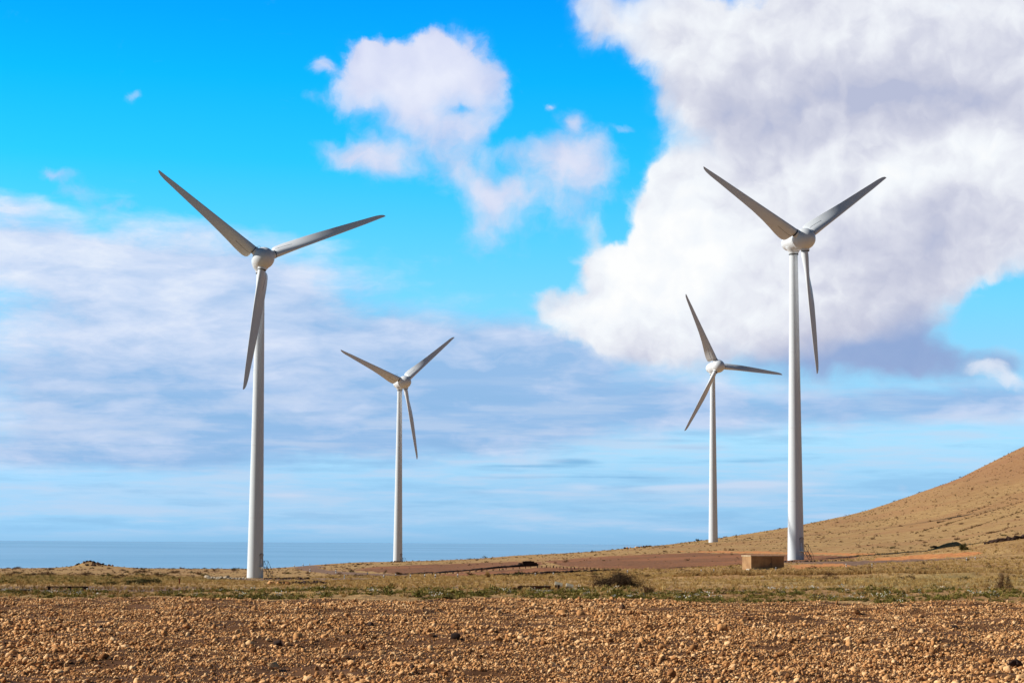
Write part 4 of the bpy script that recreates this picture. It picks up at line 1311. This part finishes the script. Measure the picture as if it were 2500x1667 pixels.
for i in range(22):
    c = rng.uniform(1515, 1590); p = at(c, 618 + rng.normal(0, 4)); rock(pick(RK_dark + RK_brown), p, rng.uniform(.25, .6), 'rock on the low skyline ridge left of the half hidden turbine', 'rocks on the low ridge')
# notable stones on the field
for q, r_, lb in [((246, 1533), .05, 'small black lava stone on the stony field at left'), ((906, 1527), .08, 'black lava stone on the stony field straight below the smaller left turbine'), ((1035, 1509), .06, 'small black stone high on the stony field in the middle'),
                  ((1111, 1558), .11, 'large black lava stone on the middle of the stony field'), ((678, 1576), .1, 'dark pointed stone on the stony field below the left turbine'), ((1518, 1487), .13, 'big dark brown rock on the stony field below the biggest bush'),
                  ((2327, 1532), .08, 'black lava stone on the stony field at right'), ((2480, 1630), .13, 'largest dark rock at the lower right corner of the field'), ((1008, 1634), .06, 'dark stone low on the stony field in the middle')]:
    rock(pick(RK_dark if 'brown' not in lb else RK_brown[:3]), hit(*q), r_, lb)
for i in range(80):
    x1, y1, d1, a1 = polar_points(1, 19, 54, R_(14.3)); p = Vector((x1[0], y1[0], float(H(x1, y1)[0])))
    o = rock(pick(RK_brown[3:]), p, math.exp(rng.normal(math.log(.07), .25)), 'big tan clod standing out among the smaller stones of the field', 'big clods on the field', .45); o.name = 'clod'; o['category'] = 'clod'
p = hit(1862, 1411); rock(pick(RK_pale), p, .16, 'bright white stone on the dry grass below the concrete box').data = RK_pale[1]
p = hit(1832, 1402); rock(RK_brown[1], p, .12, 'reddish stone on the grass left of the bright white stone')

# ------------------------------------------------------------------ debris at the field edge
M['plank'] = mat_noise('weathered_plank', srgb(214, 200, 172), srgb(184, 164, 132), 5, .8, 4, .2, .01, world=False)
M['oldwood'] = mat_noise('old_wood', srgb(74, 54, 42), srgb(44, 32, 26), 5, .9, 4, .3, .01, world=False)
M['oldblock'] = mat_noise('old_block', srgb(120, 84, 60), srgb(86, 60, 44), 5, .9, 4, .3, .02, world=False)


def plank(px, row, d, L, t, tilt, rz, label, mat='plank', name='plank'):
    p = at(px, d); s = d * m
    t0 = empty(name, p + Vector((0, 0, (1442 - row) * s)), rz); tag(t0, label, 'plank')
    b = MB().box((0, 0, 0), (L * s, .2, .045), Matrix.Rotation(tilt, 3, 'Y') @ Matrix.Rotation(R_(32), 3, 'X'))
    link('board', b.mesh('board'), M[mat], t0)
    b = MB().box((-L * s * .3, .06, -.03), (.06, .05, .14))
    link('cleat', b.mesh('cleat'), M['oldwood'], t0)
    return t0


plank(1364, 1428.5, 67, 19, 3.4, .26, .1, 'pale weathered plank leaning at the field edge, the left one of two', )
plank(1391, 1432, 67, 18, 3.4, .26, .1, 'pale weathered plank leaning nearer the big bush, the right one of two')
plank(1234, 1442, 65, 30, 2.2, .02, .05, 'thin pale board lying flat on the weeds left of the ruined low wall')
# ruined low block wall left of the planks
p = at(1304, 66.5); s = 66.5 * m
t = empty('low_wall', p, R_(2)); tag(t, 'ruined low brown block wall at the field edge left of two pale planks', 'low wall')
link('wall', MB().box((0, 0, 5.5 * s - .05), (80 * s, .16, 11 * s + .1)).mesh('wall'), M['oldblock'], t)
link('coping', MB().box((2 * s, -.01, 11.6 * s), (78 * s, .2, 1.2 * s)).mesh('coping'), M['oldwood'], t)
link('end_block', MB().box((-48 * s, 0, 4 * s), (9 * s, .2, 9 * s)).mesh('end_block'), M['oldblock'], t)
link('end_post', MB().box((60 * s, .05, 7 * s), (6 * s, .14, 15 * s), None, .8).mesh('end_post'), M['oldwood'], t)
# old timber frame at left
p = at(166, 66) - Vector((0, 0, .07)); s = 66 * m
t = empty('timber_rail', p, R_(-1)); tag(t, 'old dark timber rail on stub posts at the field edge, far left', 'timber rail')
link('rail', MB().box((0, 0, 13.4 * s), (98 * s, .1, 2.6 * s)).mesh('rail'), M['oldwood'], t)
for u, w_ in ((-44, 5), (4, 7), (42, 12)):
    link('post', MB().box((u * s, .02, 6.2 * s), (w_ * s, .14, 12.4 * s + .05), None, .92).mesh('post'), M['oldwood'], t)
p = at(40, 64.5); s = 64.5 * m
t = empty('timber_beam', p, R_(3)); tag(t, 'pair of weathered boards lying on the ground at the left edge', 'boards')
link('board', MB().box((0, 0, 5 * s), (82 * s, .16, 2.2 * s)).mesh('board'), M['plank'], t)
link('board', MB().box((-6 * s, -.1, .6 * s), (80 * s, .16, 2.6 * s), Matrix.Rotation(R_(-3), 3, 'Y')).mesh('board'), M['oldwood'], t)
